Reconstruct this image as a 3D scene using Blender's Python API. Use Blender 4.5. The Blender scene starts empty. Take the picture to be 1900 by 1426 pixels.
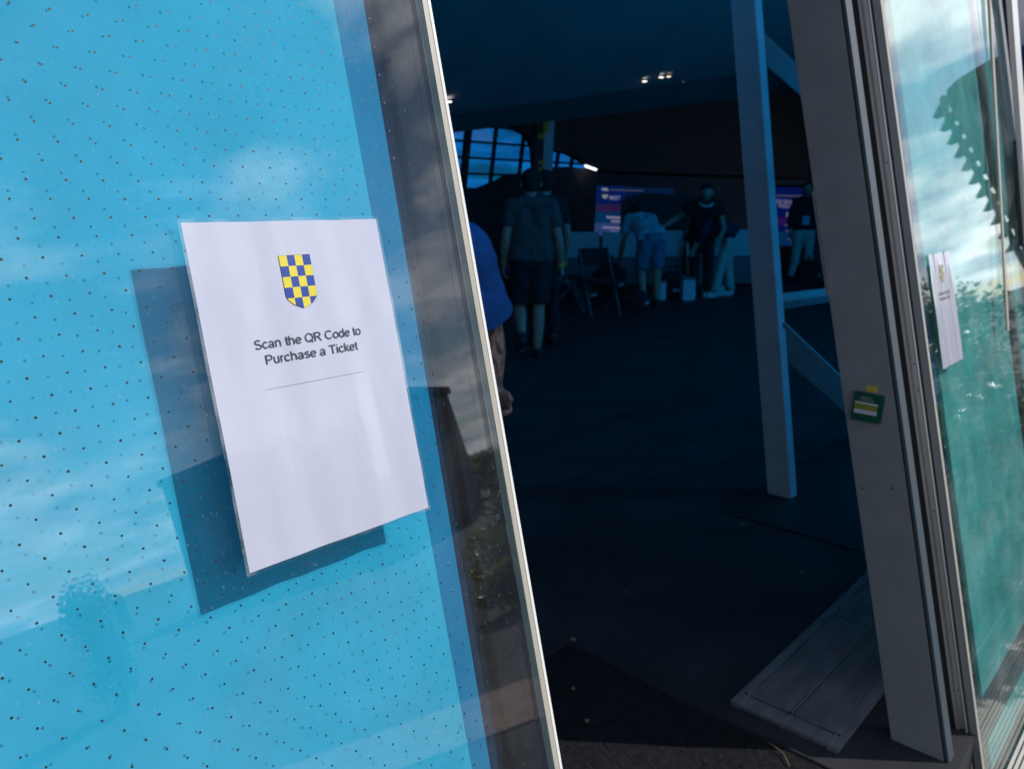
import bpy, bmesh, math, random
import numpy as np
from mathutils import Vector, Matrix, Euler
random.seed(7)
C = bpy.context.scene
COL = C.collection
R_ = math.radians

# ------------------------------------------------------------------ camera, world, sun, exposure
CAMH = 1.40
LEAN = R_(13.0)                      # the glass front leans back by 13 degrees
Y0 = 0.3374                          # where its outer face meets floor level
RC = np.array([[0.68127519, -0.16672711, 0.71278762],      # rows: world X, Y, Z in camera axes (x right, y down, z forward)
               [-0.73201, -0.15041, 0.66452],
               [-0.00358, -0.97449, -0.22452]])
FPX = 1452.6
cam = bpy.data.cameras.new('camera'); camo = bpy.data.objects.new('camera', cam); COL.objects.link(camo)
q_, r_ = np.linalg.qr(RC.T); RC = (q_ * np.sign(np.diag(r_))).T
M = Matrix([[RC[i][0], -RC[i][1], -RC[i][2]] for i in range(3)]).to_4x4()
M.translation = (0, 0, CAMH)
camo.matrix_world = M
cam.sensor_width = 36.0; cam.lens = 36.0 * FPX / 1900.0
cam.clip_start = 0.05; cam.clip_end = 3000
cam.dof.use_dof = True; cam.dof.focus_distance = 0.74; cam.dof.aperture_fstop = 11.0
C.camera = camo

SUN = Vector((0.545, -0.530, 0.650)).normalized()
sun_el = math.asin(SUN.z); sun_az = math.atan2(SUN.x, SUN.y)
world = bpy.data.worlds.new('World'); C.world = world; world.use_nodes = True
nt = world.node_tree; nt.nodes.clear()
def N(t, kind, **kw):
    n = t.nodes.new(kind)
    for k, v in kw.items():
        if k.startswith('i_'):
            n.inputs[k[2:].replace('_', ' ')].default_value = v
        else: setattr(n, k, v)
    return n
out = N(nt, 'ShaderNodeOutputWorld'); bg = N(nt, 'ShaderNodeBackground')
SKY = 0.100
sky = N(nt, 'ShaderNodeTexSky', sky_type='NISHITA', sun_disc=False, sun_elevation=sun_el, sun_rotation=sun_az, dust_density=0.0, air_density=1.0, ozone_density=1.0)
tc = N(nt, 'ShaderNodeTexCoord'); sp = N(nt, 'ShaderNodeSeparateXYZ')
nt.links.new(tc.outputs['Generated'], sp.inputs[0])
zz = N(nt, 'ShaderNodeMath', operation='MAXIMUM'); nt.links.new(sp.outputs['Z'], zz.inputs[0]); zz.inputs[1].default_value = 0.0
za = N(nt, 'ShaderNodeMath', operation='ADD'); nt.links.new(zz.outputs[0], za.inputs[0]); za.inputs[1].default_value = 0.22
dx = N(nt, 'ShaderNodeMath', operation='DIVIDE'); nt.links.new(sp.outputs['X'], dx.inputs[0]); nt.links.new(za.outputs[0], dx.inputs[1])
dy = N(nt, 'ShaderNodeMath', operation='DIVIDE'); nt.links.new(sp.outputs['Y'], dy.inputs[0]); nt.links.new(za.outputs[0], dy.inputs[1])
cb = N(nt, 'ShaderNodeCombineXYZ'); nt.links.new(dx.outputs[0], cb.inputs[0]); nt.links.new(dy.outputs[0], cb.inputs[1])
mp = N(nt, 'ShaderNodeMapping'); mp.inputs['Location'].default_value = (0.0, 0.0, 0.0); nt.links.new(cb.outputs[0], mp.inputs[0])
no = N(nt, 'ShaderNodeTexNoise', noise_dimensions='3D'); no.inputs['Scale'].default_value = 1.7; no.inputs['Detail'].default_value = 10; no.inputs['Roughness'].default_value = 0.56; no.inputs['Distortion'].default_value = 0.35
nt.links.new(mp.outputs[0], no.inputs['Vector'])
cr = N(nt, 'ShaderNodeValToRGB'); cr.color_ramp.elements[0].position = 0.50; cr.color_ramp.elements[0].color = (0, 0, 0, 1); cr.color_ramp.elements[1].position = 0.62; cr.color_ramp.elements[1].color = (1, 1, 1, 1)
lowz = N(nt, 'ShaderNodeMapRange'); lowz.inputs['From Min'].default_value = 0.0; lowz.inputs['From Max'].default_value = 0.34; lowz.inputs['To Min'].default_value = 0.13; lowz.inputs['To Max'].default_value = 0.0
nt.links.new(zz.outputs[0], lowz.inputs['Value'])
cadd = N(nt, 'ShaderNodeMath', operation='ADD'); nt.links.new(no.outputs[0], cadd.inputs[0]); nt.links.new(lowz.outputs[0], cadd.inputs[1])
nt.links.new(cadd.outputs[0], cr.inputs[0])
no2 = N(nt, 'ShaderNodeTexNoise'); no2.inputs['Scale'].default_value = 3.1; no2.inputs['Detail'].default_value = 8; nt.links.new(mp.outputs[0], no2.inputs['Vector'])
cr2 = N(nt, 'ShaderNodeValToRGB'); cr2.color_ramp.elements[0].position = 0.35; cr2.color_ramp.elements[0].color = (6, 7.2, 9.2, 1); cr2.color_ramp.elements[1].position = 0.68; cr2.color_ramp.elements[1].color = (19, 19.2, 19.4, 1)
nt.links.new(no2.outputs[0], cr2.inputs[0])
mx = N(nt, 'ShaderNodeMix', data_type='RGBA'); nt.links.new(cr.outputs[0], mx.inputs['Factor'])
nt.links.new(sky.outputs[0], mx.inputs['A']); nt.links.new(cr2.outputs[0], mx.inputs['B'])
nt.links.new(mx.outputs['Result'], bg.inputs['Color']); bg.inputs['Strength'].default_value = SKY
nt.links.new(bg.outputs[0], out.inputs[0])

sl = bpy.data.lights.new('sun', 'SUN'); sl.energy = 3.5; sl.angle = R_(0.53); sl.color = (1.0, 0.96, 0.90)
so = bpy.data.objects.new('sun', sl); COL.objects.link(so)
so.rotation_euler = (-SUN).to_track_quat('-Z', 'Y').to_euler(); so.location = (0, 0, 30)
C.view_settings.view_transform = 'Standard'; C.view_settings.look = 'None'
C.view_settings.exposure = 0.0; C.view_settings.gamma = 1.0; C.view_settings.use_curve_mapping = False
C.render.engine = 'CYCLES'
C.cycles.transparent_max_bounces = 32; C.cycles.max_bounces = 8; C.cycles.diffuse_bounces = 4
C.cycles.sample_clamp_indirect = 4.0; C.cycles.caustics_reflective = False; C.cycles.caustics_refractive = False

# ------------------------------------------------------------------ photograph point -> point on a real plane
CO = np.array([0, 0, CAMH])
def ray(x, y): return RC @ np.array([x - 950, y - 713, FPX]) / FPX
def hitp(x, y, nrm, dist):           # plane nrm . p = dist
    r = ray(x, y); nrm = np.array(nrm); return CO + r * ((dist - nrm @ CO) / (nrm @ r))
def atz(x, y, z=0.0): return hitp(x, y, (0, 0, 1), z)
def atY(x, y, Y): return hitp(x, y, (0, 1, 0), Y)
def atX(x, y, X): return hitp(x, y, (1, 0, 0), X)
cl_, sl_ = math.cos(LEAN), math.sin(LEAN)
def gl(x, y, d=0.0):                 # (along, up the slope) on the glass front at depth d behind its outer face
    p = hitp(x, y, (0, cl_, -sl_), Y0 * cl_ + d); return p[0], (p[2] + d * sl_) / cl_
VD = RC @ np.array([0, 0, 1.0]); VH = np.array([VD[0], VD[1], 0]); VH /= np.linalg.norm(VH)

# ------------------------------------------------------------------ materials
def mat(name, col=(0.5, 0.5, 0.5), rough=0.6, metal=0.0, spec=0.5, noise=None, bump=None, emit=None, coat=0.0, coords='Object'):
    m = bpy.data.materials.new(name); m.use_nodes = True
    t = m.node_tree; b = t.nodes['Principled BSDF']
    b.inputs['Base Color'].default_value = (*col, 1); b.inputs['Roughness'].default_value = rough
    b.inputs['Metallic'].default_value = metal; b.inputs['Specular IOR Level'].default_value = spec
    b.inputs['Coat Weight'].default_value = coat; b.inputs['Coat Roughness'].default_value = 0.06
    if emit:
        b.inputs['Emission Color'].default_value = (*emit[0], 1); b.inputs['Emission Strength'].default_value = emit[1]
    tcn = N(t, 'ShaderNodeTexCoord')
    if noise:
        sc, amt = noise[:2]; st = noise[2] if len(noise) > 2 else (1, 1, 1)
        mpn = N(t, 'ShaderNodeMapping'); mpn.inputs['Scale'].default_value = st; t.links.new(tcn.outputs[coords], mpn.inputs[0])
        nn = N(t, 'ShaderNodeTexNoise'); nn.inputs['Scale'].default_value = sc; nn.inputs['Detail'].default_value = 6; nn.inputs['Roughness'].default_value = 0.6
        t.links.new(mpn.outputs[0], nn.inputs['Vector'])
        rp = N(t, 'ShaderNodeValToRGB'); rp.color_ramp.elements[0].position = 0.3; rp.color_ramp.elements[1].position = 0.7
        rp.color_ramp.elements[0].color = (*[max(0, c * (1 - amt)) for c in col], 1); rp.color_ramp.elements[1].color = (*[min(1, c * (1 + amt)) for c in col], 1)
        t.links.new(nn.outputs[0], rp.inputs[0]); t.links.new(rp.outputs[0], b.inputs['Base Color'])
    if bump:
        sc, stn = bump[:2]; st = bump[2] if len(bump) > 2 else (1, 1, 1)
        mpb = N(t, 'ShaderNodeMapping'); mpb.inputs['Scale'].default_value = st; t.links.new(tcn.outputs[coords], mpb.inputs[0])
        nb = N(t, 'ShaderNodeTexNoise'); nb.inputs['Scale'].default_value = sc; nb.inputs['Detail'].default_value = 4
        t.links.new(mpb.outputs[0], nb.inputs['Vector'])
        bn = N(t, 'ShaderNodeBump'); bn.inputs['Strength'].default_value = stn; bn.inputs['Distance'].default_value = 0.01
        t.links.new(nb.outputs[0], bn.inputs['Height']); t.links.new(bn.outputs[0], b.inputs['Normal'])
    return m

def glass(name, tint=(0.8, 0.9, 0.9), F0=0.06, dust=0.0, specks=0.0, dustcol=(0.55, 0.56, 0.58), milk=0.0):
    """pane: what lies behind seen through the tint, mirror reflection rising to grazing (Schlick), dust and specks on top"""
    m = bpy.data.materials.new(name); m.use_nodes = True; t = m.node_tree; t.nodes.clear(); L = t.links.new
    o = N(t, 'ShaderNodeOutputMaterial'); tr = N(t, 'ShaderNodeBsdfTransparent'); tr.inputs[0].default_value = (*[math.sqrt(c) for c in tint], 1)   # a pane has two faces
    gs = N(t, 'ShaderNodeBsdfGlossy'); gs.inputs['Roughness'].default_value = 0.0; gs.inputs[0].default_value = (1, 1, 1, 1)
    ge = N(t, 'ShaderNodeNewGeometry'); vm = N(t, 'ShaderNodeVectorMath', operation='DOT_PRODUCT')
    L(ge.outputs['Incoming'], vm.inputs[0]); L(ge.outputs['Normal'], vm.inputs[1])
    ab = N(t, 'ShaderNodeMath', operation='ABSOLUTE'); L(vm.outputs['Value'], ab.inputs[0])
    s1 = N(t, 'ShaderNodeMath', operation='SUBTRACT'); s1.inputs[0].default_value = 1; L(ab.outputs[0], s1.inputs[1])
    pw = N(t, 'ShaderNodeMath', operation='POWER'); L(s1.outputs[0], pw.inputs[0]); pw.inputs[1].default_value = 5
    ma = N(t, 'ShaderNodeMath', operation='MULTIPLY_ADD'); L(pw.outputs[0], ma.inputs[0]); ma.inputs[1].default_value = 1 - F0; ma.inputs[2].default_value = F0
    mix = N(t, 'ShaderNodeMixShader'); L(ma.outputs[0], mix.inputs[0]); L(tr.outputs[0], mix.inputs[1]); L(gs.outputs[0], mix.inputs[2])
    last = mix.outputs[0]
    if milk > 0:                      # printed film on the pane scatters part of the light
        tl = N(t, 'ShaderNodeBsdfTranslucent'); tl.inputs[0].default_value = (*[c ** 0.6 * 0.95 for c in tint], 1)
        mk = N(t, 'ShaderNodeMixShader'); mk.inputs[0].default_value = milk; L(last, mk.inputs[1]); L(tl.outputs[0], mk.inputs[2]); last = mk.outputs[0]
    if dust > 0 or specks > 0:
        df = N(t, 'ShaderNodeBsdfDiffuse'); df.inputs[0].default_value = (*dustcol, 1)
        tcn = N(t, 'ShaderNodeTexCoord')
        n1 = N(t, 'ShaderNodeTexNoise'); n1.inputs['Scale'].default_value = 6; n1.inputs['Detail'].default_value = 9; n1.inputs['Roughness'].default_value = 0.68; n1.inputs['Distortion'].default_value = 0.8; L(tcn.outputs['Object'], n1.inputs['Vector'])
        r1 = N(t, 'ShaderNodeMapRange'); r1.inputs['From Min'].default_value = 0.46; r1.inputs['From Max'].default_value = 0.72; r1.inputs['To Min'].default_value = 0.2 * dust; r1.inputs['To Max'].default_value = 4.0 * dust
        L(n1.outputs[0], r1.inputs['Value'])
        mpn = N(t, 'ShaderNodeMapping'); mpn.inputs['Scale'].default_value = (1.0, 1.0, 0.5); mpn.inputs['Rotation'].default_value = (0, 0.5, 0); L(tcn.outputs['Object'], mpn.inputs[0])
        n2 = N(t, 'ShaderNodeTexNoise'); n2.inputs['Scale'].default_value = 340; n2.inputs['Detail'].default_value = 2; L(mpn.outputs[0], n2.inputs['Vector'])
        r2 = N(t, 'ShaderNodeMapRange'); r2.inputs['From Min'].default_value = 0.66; r2.inputs['From Max'].default_value = 0.80; r2.inputs['To Max'].default_value = specks; L(n2.outputs[0], r2.inputs['Value'])
        n3 = N(t, 'ShaderNodeTexNoise'); n3.inputs['Scale'].default_value = 130; n3.inputs['Detail'].default_value = 3; L(tcn.outputs['Object'], n3.inputs['Vector'])
        r3 = N(t, 'ShaderNodeMapRange'); r3.inputs['From Min'].default_value = 0.74; r3.inputs['From Max'].default_value = 0.80; r3.inputs['To Max'].default_value = specks * 1.5; L(n3.outputs[0], r3.inputs['Value'])
        a1 = N(t, 'ShaderNodeMath', operation='ADD'); L(r1.outputs[0], a1.inputs[0]); L(r2.outputs[0], a1.inputs[1])
        a2 = N(t, 'ShaderNodeMath', operation='ADD', use_clamp=True); L(a1.outputs[0], a2.inputs[0]); L(r3.outputs[0], a2.inputs[1])
        m2 = N(t, 'ShaderNodeMixShader'); L(a2.outputs[0], m2.inputs[0]); L(last, m2.inputs[1]); L(df.outputs[0], m2.inputs[2]); last = m2.outputs[0]
    L(last, o.inputs[0]); return m

def film(name, col, trans, grime=0.12):
    """vinyl film: scatters light back and lets some through, with smears"""
    m = bpy.data.materials.new(name); m.use_nodes = True; t = m.node_tree; t.nodes.clear(); L = t.links.new
    o = N(t, 'ShaderNodeOutputMaterial'); d = N(t, 'ShaderNodeBsdfDiffuse'); tl = N(t, 'ShaderNodeBsdfTranslucent')
    tcn = N(t, 'ShaderNodeTexCoord'); n1 = N(t, 'ShaderNodeTexNoise'); n1.inputs['Scale'].default_value = 7; n1.inputs['Detail'].default_value = 8; n1.inputs['Roughness'].default_value = 0.65
    L(tcn.outputs['Object'], n1.inputs['Vector'])
    r = N(t, 'ShaderNodeValToRGB'); r.color_ramp.elements[0].position = 0.35; r.color_ramp.elements[1].position = 0.7
    r.color_ramp.elements[0].color = (*[c * (1 - grime) for c in col], 1); r.color_ramp.elements[1].color = (*[min(1, c * (1 + grime) + 0.008) for c in col], 1)
    L(n1.outputs[0], r.inputs[0])
    # small dark scuffs
    n2 = N(t, 'ShaderNodeTexNoise'); n2.inputs['Scale'].default_value = 46; n2.inputs['Detail'].default_value = 5; L(tcn.outputs['Object'], n2.inputs['Vector'])
    r2 = N(t, 'ShaderNodeMapRange'); r2.inputs['From Min'].default_value = 0.67; r2.inputs['From Max'].default_value = 0.78; r2.inputs['To Min'].default_value = 1; r2.inputs['To Max'].default_value = 0.62; L(n2.outputs[0], r2.inputs['Value'])
    mu = N(t, 'ShaderNodeMix', data_type='RGBA', blend_type='MULTIPLY'); mu.inputs['Factor'].default_value = 1; L(r.outputs[0], mu.inputs['A']); L(r2.outputs[0], mu.inputs['B'])
    L(mu.outputs['Result'], d.inputs[0]); L(mu.outputs['Result'], tl.inputs[0])
    mix = N(t, 'ShaderNodeMixShader'); mix.inputs[0].default_value = trans; L(d.outputs[0], mix.inputs[1]); L(tl.outputs[0], mix.inputs[2])
    L(mix.outputs[0], o.inputs[0]); return m

MT = {}
MT['leaf_glass'] = glass('leaf_glass', (0.92, 0.97, 0.98), 0.058, 0.006, 0.24)
MT['side_glass'] = glass('side_glass', (0.88, 0.97, 0.94), 0.060, 0.03, 0.08)
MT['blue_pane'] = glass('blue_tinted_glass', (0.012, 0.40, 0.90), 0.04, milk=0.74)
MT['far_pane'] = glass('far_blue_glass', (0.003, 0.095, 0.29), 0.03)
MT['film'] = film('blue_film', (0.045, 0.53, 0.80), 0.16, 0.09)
MT['film_shade'] = film('shaded_blue_film', (0.012, 0.27, 0.52), 0.2)  # the blue film with a shadow's darker tone put into its colour
MT['film_teal'] = film('teal_film', (0.16, 0.66, 0.69), 0.30, 0.25)
MT['dot'] = mat('black_print', (0.012, 0.012, 0.018), 0.5)
MT['edge_tan'] = mat('edge_tape', (0.46, 0.42, 0.35), 0.5, noise=(30, 0.12, (1, 1, .1)))
MT['edge_white'] = mat('polished_edge', (0.88, 0.86, 0.82), 0.25)
MT['edge_cream'] = mat('cream_edge', (0.50, 0.47, 0.41), 0.4)
MT['tape_line'] = glass('clear_tape_line', (0.7, 0.75, 0.78), 0.08, 0.10, 0.1)
MT['gasket'] = mat('black_rubber_gasket', (0.012, 0.012, 0.013), 0.55)
MT['charcoal'] = mat('charcoal_metal', (0.006, 0.008, 0.014), 0.85, spec=0.10, noise=(18, 0.3))
MT['navy'] = mat('navy_metal', (0.006, 0.030, 0.065), 0.85, spec=0.10, noise=(25, 0.3))
MT['jamb'] = mat('grey_powder_coat', (0.225, 0.235, 0.25), 0.55, noise=(9, 0.10), bump=(240, 0.03))
MT['jamb_trim'] = mat('blue_grey_trim', (0.065, 0.085, 0.105), 0.5)
MT['alu'] = mat('brushed_aluminium', (0.50, 0.50, 0.49), 0.38, 0.75, noise=(60, 0.14, (1, 1, .03)))
MT['alu_flat'] = mat('satin_aluminium', (0.30, 0.31, 0.33), 0.45, 0.5, noise=(40, 0.10, (1, 1, .03)))
MT['screw'] = mat('dark_screw', (0.05, 0.05, 0.05), 0.5, 0.6)
MT['paper'] = mat('white_paper', (0.57, 0.58, 0.70), 0.30, spec=0.5, coat=1.0, bump=(22, 0.16, (1, 1, .35)))
MT['ink'] = mat('grey_ink', (0.035, 0.034, 0.058), 0.4, coat=0.3)
MT['rule'] = mat('pale_ink', (0.47, 0.47, 0.53), 0.4)
MT['yellow'] = mat('yellow_print', (0.80, 0.66, 0.04), 0.35, coat=0.3)
MT['blue'] = mat('blue_print', (0.008, 0.045, 0.33), 0.45, coat=0.0)
MT['crest_line'] = mat('crest_outline', (0.12, 0.11, 0.08), 0.5)
MT['green_box'] = mat('green_plastic', (0.006, 0.085, 0.05), 0.35)
MT['lime'] = mat('lime_label', (0.24, 0.26, 0.04), 0.4)
MT['white_label'] = mat('white_label', (0.55, 0.56, 0.60), 0.4)
MT['yellow_tag'] = mat('yellow_tag', (0.50, 0.40, 0.05), 0.5)
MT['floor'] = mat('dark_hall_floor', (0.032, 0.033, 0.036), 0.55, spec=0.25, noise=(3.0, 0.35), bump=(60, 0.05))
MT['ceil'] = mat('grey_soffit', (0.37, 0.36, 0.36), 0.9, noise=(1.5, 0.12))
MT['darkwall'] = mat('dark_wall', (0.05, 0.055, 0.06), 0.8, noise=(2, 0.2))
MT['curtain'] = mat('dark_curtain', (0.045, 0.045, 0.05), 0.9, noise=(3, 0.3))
MT['steel_shaded'] = mat('shaded_painted_steel', (0.27, 0.28, 0.29), 0.5, noise=(7, 0.10))  # same steel as the post, with the braces' shade put into the colour
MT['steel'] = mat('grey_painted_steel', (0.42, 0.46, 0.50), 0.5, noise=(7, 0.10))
MT['mat'] = mat('black_rubber_mat', (0.013, 0.013, 0.016), 0.75, spec=0.15, noise=(55, 0.5), bump=(190, 0.8, (1, .25, 1)))
MT['matedge'] = mat('mat_edge', (0.008, 0.008, 0.010), 0.8)
MT['ramp'] = mat('grey_ribbed_alloy', (0.20, 0.205, 0.215), 0.5, 0.2, noise=(30, 0.3, (.2, 1, 1)))
MT['plate'] = mat('dark_floor_plate', (0.010, 0.012, 0.014), 0.5)
MT['leafbit'] = mat('dead_leaf', (0.22, 0.17, 0.08), 0.8)
MT['greyskin'] = mat('skin', (0.36, 0.22, 0.16), 0.5, noise=(12, 0.12))
MT['white_panel'] = mat('white_board', (0.50, 0.55, 0.58), 0.6)
MT['grey_panel'] = mat('grey_board', (0.10, 0.14, 0.15), 0.7)
MT['black_stuff'] = mat('black_fabric', (0.012, 0.012, 0.015), 0.85)
MT['asphalt'] = mat('pale_asphalt', (0.085, 0.085, 0.088), 0.85, noise=(18, 0.3), bump=(160, 0.5))
MT['paving'] = mat('pink_paving', (0.44, 0.31, 0.25), 0.8, noise=(6, 0.2))
MT['grate'] = mat('pale_slats', (0.62, 0.60, 0.56), 0.6, noise=(20, 0.2, (.1, 1, 1)))
MT['soil'] = mat('dark_soil', (0.045, 0.035, 0.026), 0.95, noise=(30, 0.5), bump=(60, 0.8))
MT['far_dark'] = mat('dark_cladding', (0.045, 0.050, 0.058), 0.6, noise=(3, 0.2))
MT['win_dark'] = mat('dark_window', (0.02, 0.025, 0.03), 0.1)
MT['stand'] = mat('grey_green_cladding', (0.07, 0.085, 0.075), 0.7, noise=(1.2, 0.25))
MT['bark'] = mat('bark', (0.07, 0.05, 0.035), 0.9, noise=(20, 0.3))
def leafmat(n, c): 
    m = film(n, c, 0.45, 0.35); t = m.node_tree; o = [k for k in t.nodes if k.type == 'OUTPUT_MATERIAL'][0]; src = o.inputs[0].links[0].from_socket
    g = N(t, 'ShaderNodeBsdfGlossy'); g.inputs['Roughness'].default_value = 0.28; g.inputs[0].default_value = (1, 1, 1, 1)      # waxy leaf surface
    mx_ = N(t, 'ShaderNodeMixShader'); mx_.inputs[0].default_value = 0.10; t.links.new(src, mx_.inputs[1]); t.links.new(g.outputs[0], mx_.inputs[2]); t.links.new(mx_.outputs[0], o.inputs[0]); return m
MT['leaf_a'] = leafmat('green_leaves', (0.085, 0.150, 0.040))
MT['leaf_b'] = leafmat('yellow_green_leaves', (0.30, 0.36, 0.05))
MT['leaf_c'] = leafmat('dark_green_leaves', (0.022, 0.045, 0.018))
MT['flower'] = film('orange_flowers', (0.85, 0.42, 0.05), 0.5, 0.2)
MT['lamp'] = mat('lamp_glow', (0.9, 0.9, 0.9), 0.4, emit=((1.0, 0.97, 0.92), 2.4))
MT['lamp_warm'] = mat('lamp_glow_warm', (0.9, 0.9, 0.9), 0.4, emit=((1.0, 0.78, 0.52), 1.8))
MT['lamp_dim'] = mat('lamp_glow_dim', (0.5, 0.5, 0.5), 0.4, emit=((0.5, 0.7, 1.0), 0.12))
MT['lamp_rim'] = mat('lamp_rim', (0.10, 0.11, 0.13), 0.5)

# ------------------------------------------------------------------ mesh helpers
class MB:
    def __init__(s): s.v = []; s.f = []
    def add(s, vs, fs):
        o = len(s.v); s.v += [tuple(map(float, p)) for p in vs]; s.f += [tuple(i + o for i in f) for f in fs]; return s
    def box(s, a, b):
        x0, y0, z0 = a; x1, y1, z1 = b
        return s.add([(x0, y0, z0), (x1, y0, z0), (x1, y1, z0), (x0, y1, z0), (x0, y0, z1), (x1, y0, z1), (x1, y1, z1), (x0, y1, z1)],
                     [(0, 3, 2, 1), (4, 5, 6, 7), (0, 1, 5, 4), (1, 2, 6, 5), (2, 3, 7, 6), (3, 0, 4, 7)])
    def bar(s, p, q, w, h, up=(0, 0, 1)):            # box-section bar between two points
        p, q = Vector(p), Vector(q); d = (q - p).normalized(); u = Vector(up)
        if abs(d.dot(u)) > 0.95: u = Vector((0, 1, 0))
        a = d.cross(u).normalized() * w / 2; b = a.normalized().cross(d).normalized() * h / 2
        vs = [c + sa * a + sb * b for c in (p, q) for sa, sb in ((-1, -1), (1, -1), (1, 1), (-1, 1))]
        return s.add(vs, [(3, 2, 1, 0), (4, 5, 6, 7), (0, 1, 5, 4), (1, 2, 6, 5), (2, 3, 7, 6), (3, 0, 4, 7)])
    def tube(s, pts, rs, n=10, cap=True):
        pts = [Vector(p) for p in pts]; rs = rs if hasattr(rs, '__len__') else [rs] * len(pts); o = len(s.v)
        for i, p in enumerate(pts):
            d = (pts[min(i + 1, len(pts) - 1)] - pts[max(i - 1, 0)]).normalized()
            u = Vector((0, 0, 1)) if abs(d.z) < 0.9 else Vector((1, 0, 0))
            a = d.cross(u).normalized(); b = d.cross(a)
            for k in range(n):
                t = 2 * math.pi * k / n; s.v.append(tuple(p + (a * math.cos(t) + b * math.sin(t)) * rs[i]))
        for i in range(len(pts) - 1):
            for k in range(n):
                s.f.append((o + i * n + k, o + i * n + (k + 1) % n, o + (i + 1) * n + (k + 1) % n, o + (i + 1) * n + k))
        if cap:
            s.f.append(tuple(o + k for k in range(n))); s.f.append(tuple(o + (len(pts) - 1) * n + k for k in reversed(range(n))))
        return s
    def ball(s, c, r, n=10):
        r = r if hasattr(r, '__len__') else (r, r, r); o = len(s.v); m = max(4, n // 2 + 1)
        for i in range(m + 1):
            ph = math.pi * i / m
            for k in range(n):
                t = 2 * math.pi * k / n
                s.v.append((c[0] + r[0] * math.sin(ph) * math.cos(t), c[1] + r[1] * math.sin(ph) * math.sin(t), c[2] + r[2] * math.cos(ph)))
        for i in range(m):
            for k in range(n):
                s.f.append((o + i * n + k, o + (i + 1) * n + k, o + (i + 1) * n + (k + 1) % n, o + i * n + (k + 1) % n))
        return s
    def poly(s, pts, thick):                          # pts: polygon; extruded by vector thick
        n = len(pts); t = Vector(thick); a = [Vector(p) for p in pts]
        return s.add(a + [p + t for p in a], [tuple(range(n)), tuple(reversed(range(n, 2 * n)))] + [(i, i + n, (i + 1) % n + n, (i + 1) % n) for i in range(n)])
    def mesh(s, name, m, smooth=False, bevel=0):
        me = bpy.data.meshes.new(name); me.from_pydata(s.v, [], s.f)
        bm = bmesh.new(); bm.from_mesh(me)
        bmesh.ops.recalc_face_normals(bm, faces=bm.faces)
        if bevel: bmesh.ops.bevel(bm, geom=list(bm.edges), offset=bevel, segments=2, affect='EDGES')
        bm.to_mesh(me); bm.free()
        me.materials.append(MT[m] if isinstance(m, str) else m)
        if smooth: me.polygons.foreach_set('use_smooth', [True] * len(me.polygons))
        return me
    def build(s, name, m, parent=None, smooth=False, bevel=0, label=None, kind=None):
        return put(name, s.mesh(name, m, smooth, bevel), parent, label, kind)
def put(name, me, parent=None, label=None, kind=None):
    o = bpy.data.objects.new(name, me); COL.objects.link(o)
    if parent: o.parent = parent
    if label: o['label'] = label
    if kind: o['kind'] = kind
    return o
def thing(name, label, cat, loc=(0, 0, 0), rot=(0, 0, 0), group=None):
    o = bpy.data.objects.new(name, None); COL.objects.link(o); o.location = loc; o.rotation_euler = rot; o.empty_display_size = 0.1
    o['label'] = label; o['category'] = cat
    if group: o['group'] = group
    return o
def tag(o, label, cat, group=None):
    o['label'] = label; o['category'] = cat
    if group: o['group'] = group
    return o
def struct(name, mb, m): return mb.build(name, m, kind='structure')
FR = (-LEAN, 0, 0)
def front_thing(name, label, cat, x0, d0=0.0, s0=0.0, group=None):   # a thing set in the leaning glass front; children use (along, depth, up)
    loc = Vector((x0, Y0, 0)) + Vector((0, cl_, -sl_)) * d0 + Vector((0, sl_, cl_)) * s0
    return thing(name, label, cat, loc, FR, group)
FOLD = bpy.data.textures.new('cloth_folds', 'CLOUDS'); FOLD.noise_scale = 0.10; FOLD.noise_depth = 2
def remesh(mb, name, m, voxel, smooth_it=6, parent=None, fac=0.5, fold=0.0):
    """one continuous surface from overlapping pieces"""
    o = put(name, mb.mesh(name, m), None)
    md = o.modifiers.new('r', 'REMESH'); md.mode = 'VOXEL'; md.voxel_size = voxel; md.use_smooth_shade = True
    sm = o.modifiers.new('s', 'SMOOTH'); sm.iterations = smooth_it; sm.factor = fac
    if fold:
        dp = o.modifiers.new('d', 'DISPLACE'); dp.texture = FOLD; dp.strength = fold; dp.mid_level = 0.42; dp.texture_coords = 'LOCAL'
    dg = bpy.context.evaluated_depsgraph_get(); me = bpy.data.meshes.new_from_object(o.evaluated_get(dg))
    old = o.data; o.modifiers.clear(); o.data = me; bpy.data.meshes.remove(old); me.name = name
    if len(me.materials) == 0: me.materials.append(MT[m] if isinstance(m, str) else m)
    if parent: o.parent = parent
    return o
def text_mesh(body, w=None, h=0.01, bold=0.0, align='LEFT'):
    """flat lettering: returns verts (x right, y up) and faces, scaled to width w and cap height h"""
    cu = bpy.data.curves.new('t', 'FONT'); cu.body = body; cu.offset = bold; cu.fill_mode = 'FRONT'; cu.resolution_u = 3
    o = bpy.data.objects.new('t', cu); COL.objects.link(o); dg = bpy.context.evaluated_depsgraph_get(); dg.update()
    me = bpy.data.meshes.new_from_object(o.evaluated_get(dg)); v = np.array([p.co[:] for p in me.vertices]); f = [tuple(p.vertices) for p in me.polygons]
    bpy.data.objects.remove(o); bpy.data.curves.remove(cu); bpy.data.meshes.remove(me)
    x0, x1 = v[:, 0].min(), v[:, 0].max()
    cap = 0.70
    sx = (w / (x1 - x0)) if w else h / cap
    v[:, 0] = (v[:, 0] - x0) * sx; v[:, 1] = v[:, 1] * h / cap
    return v, f

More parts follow.
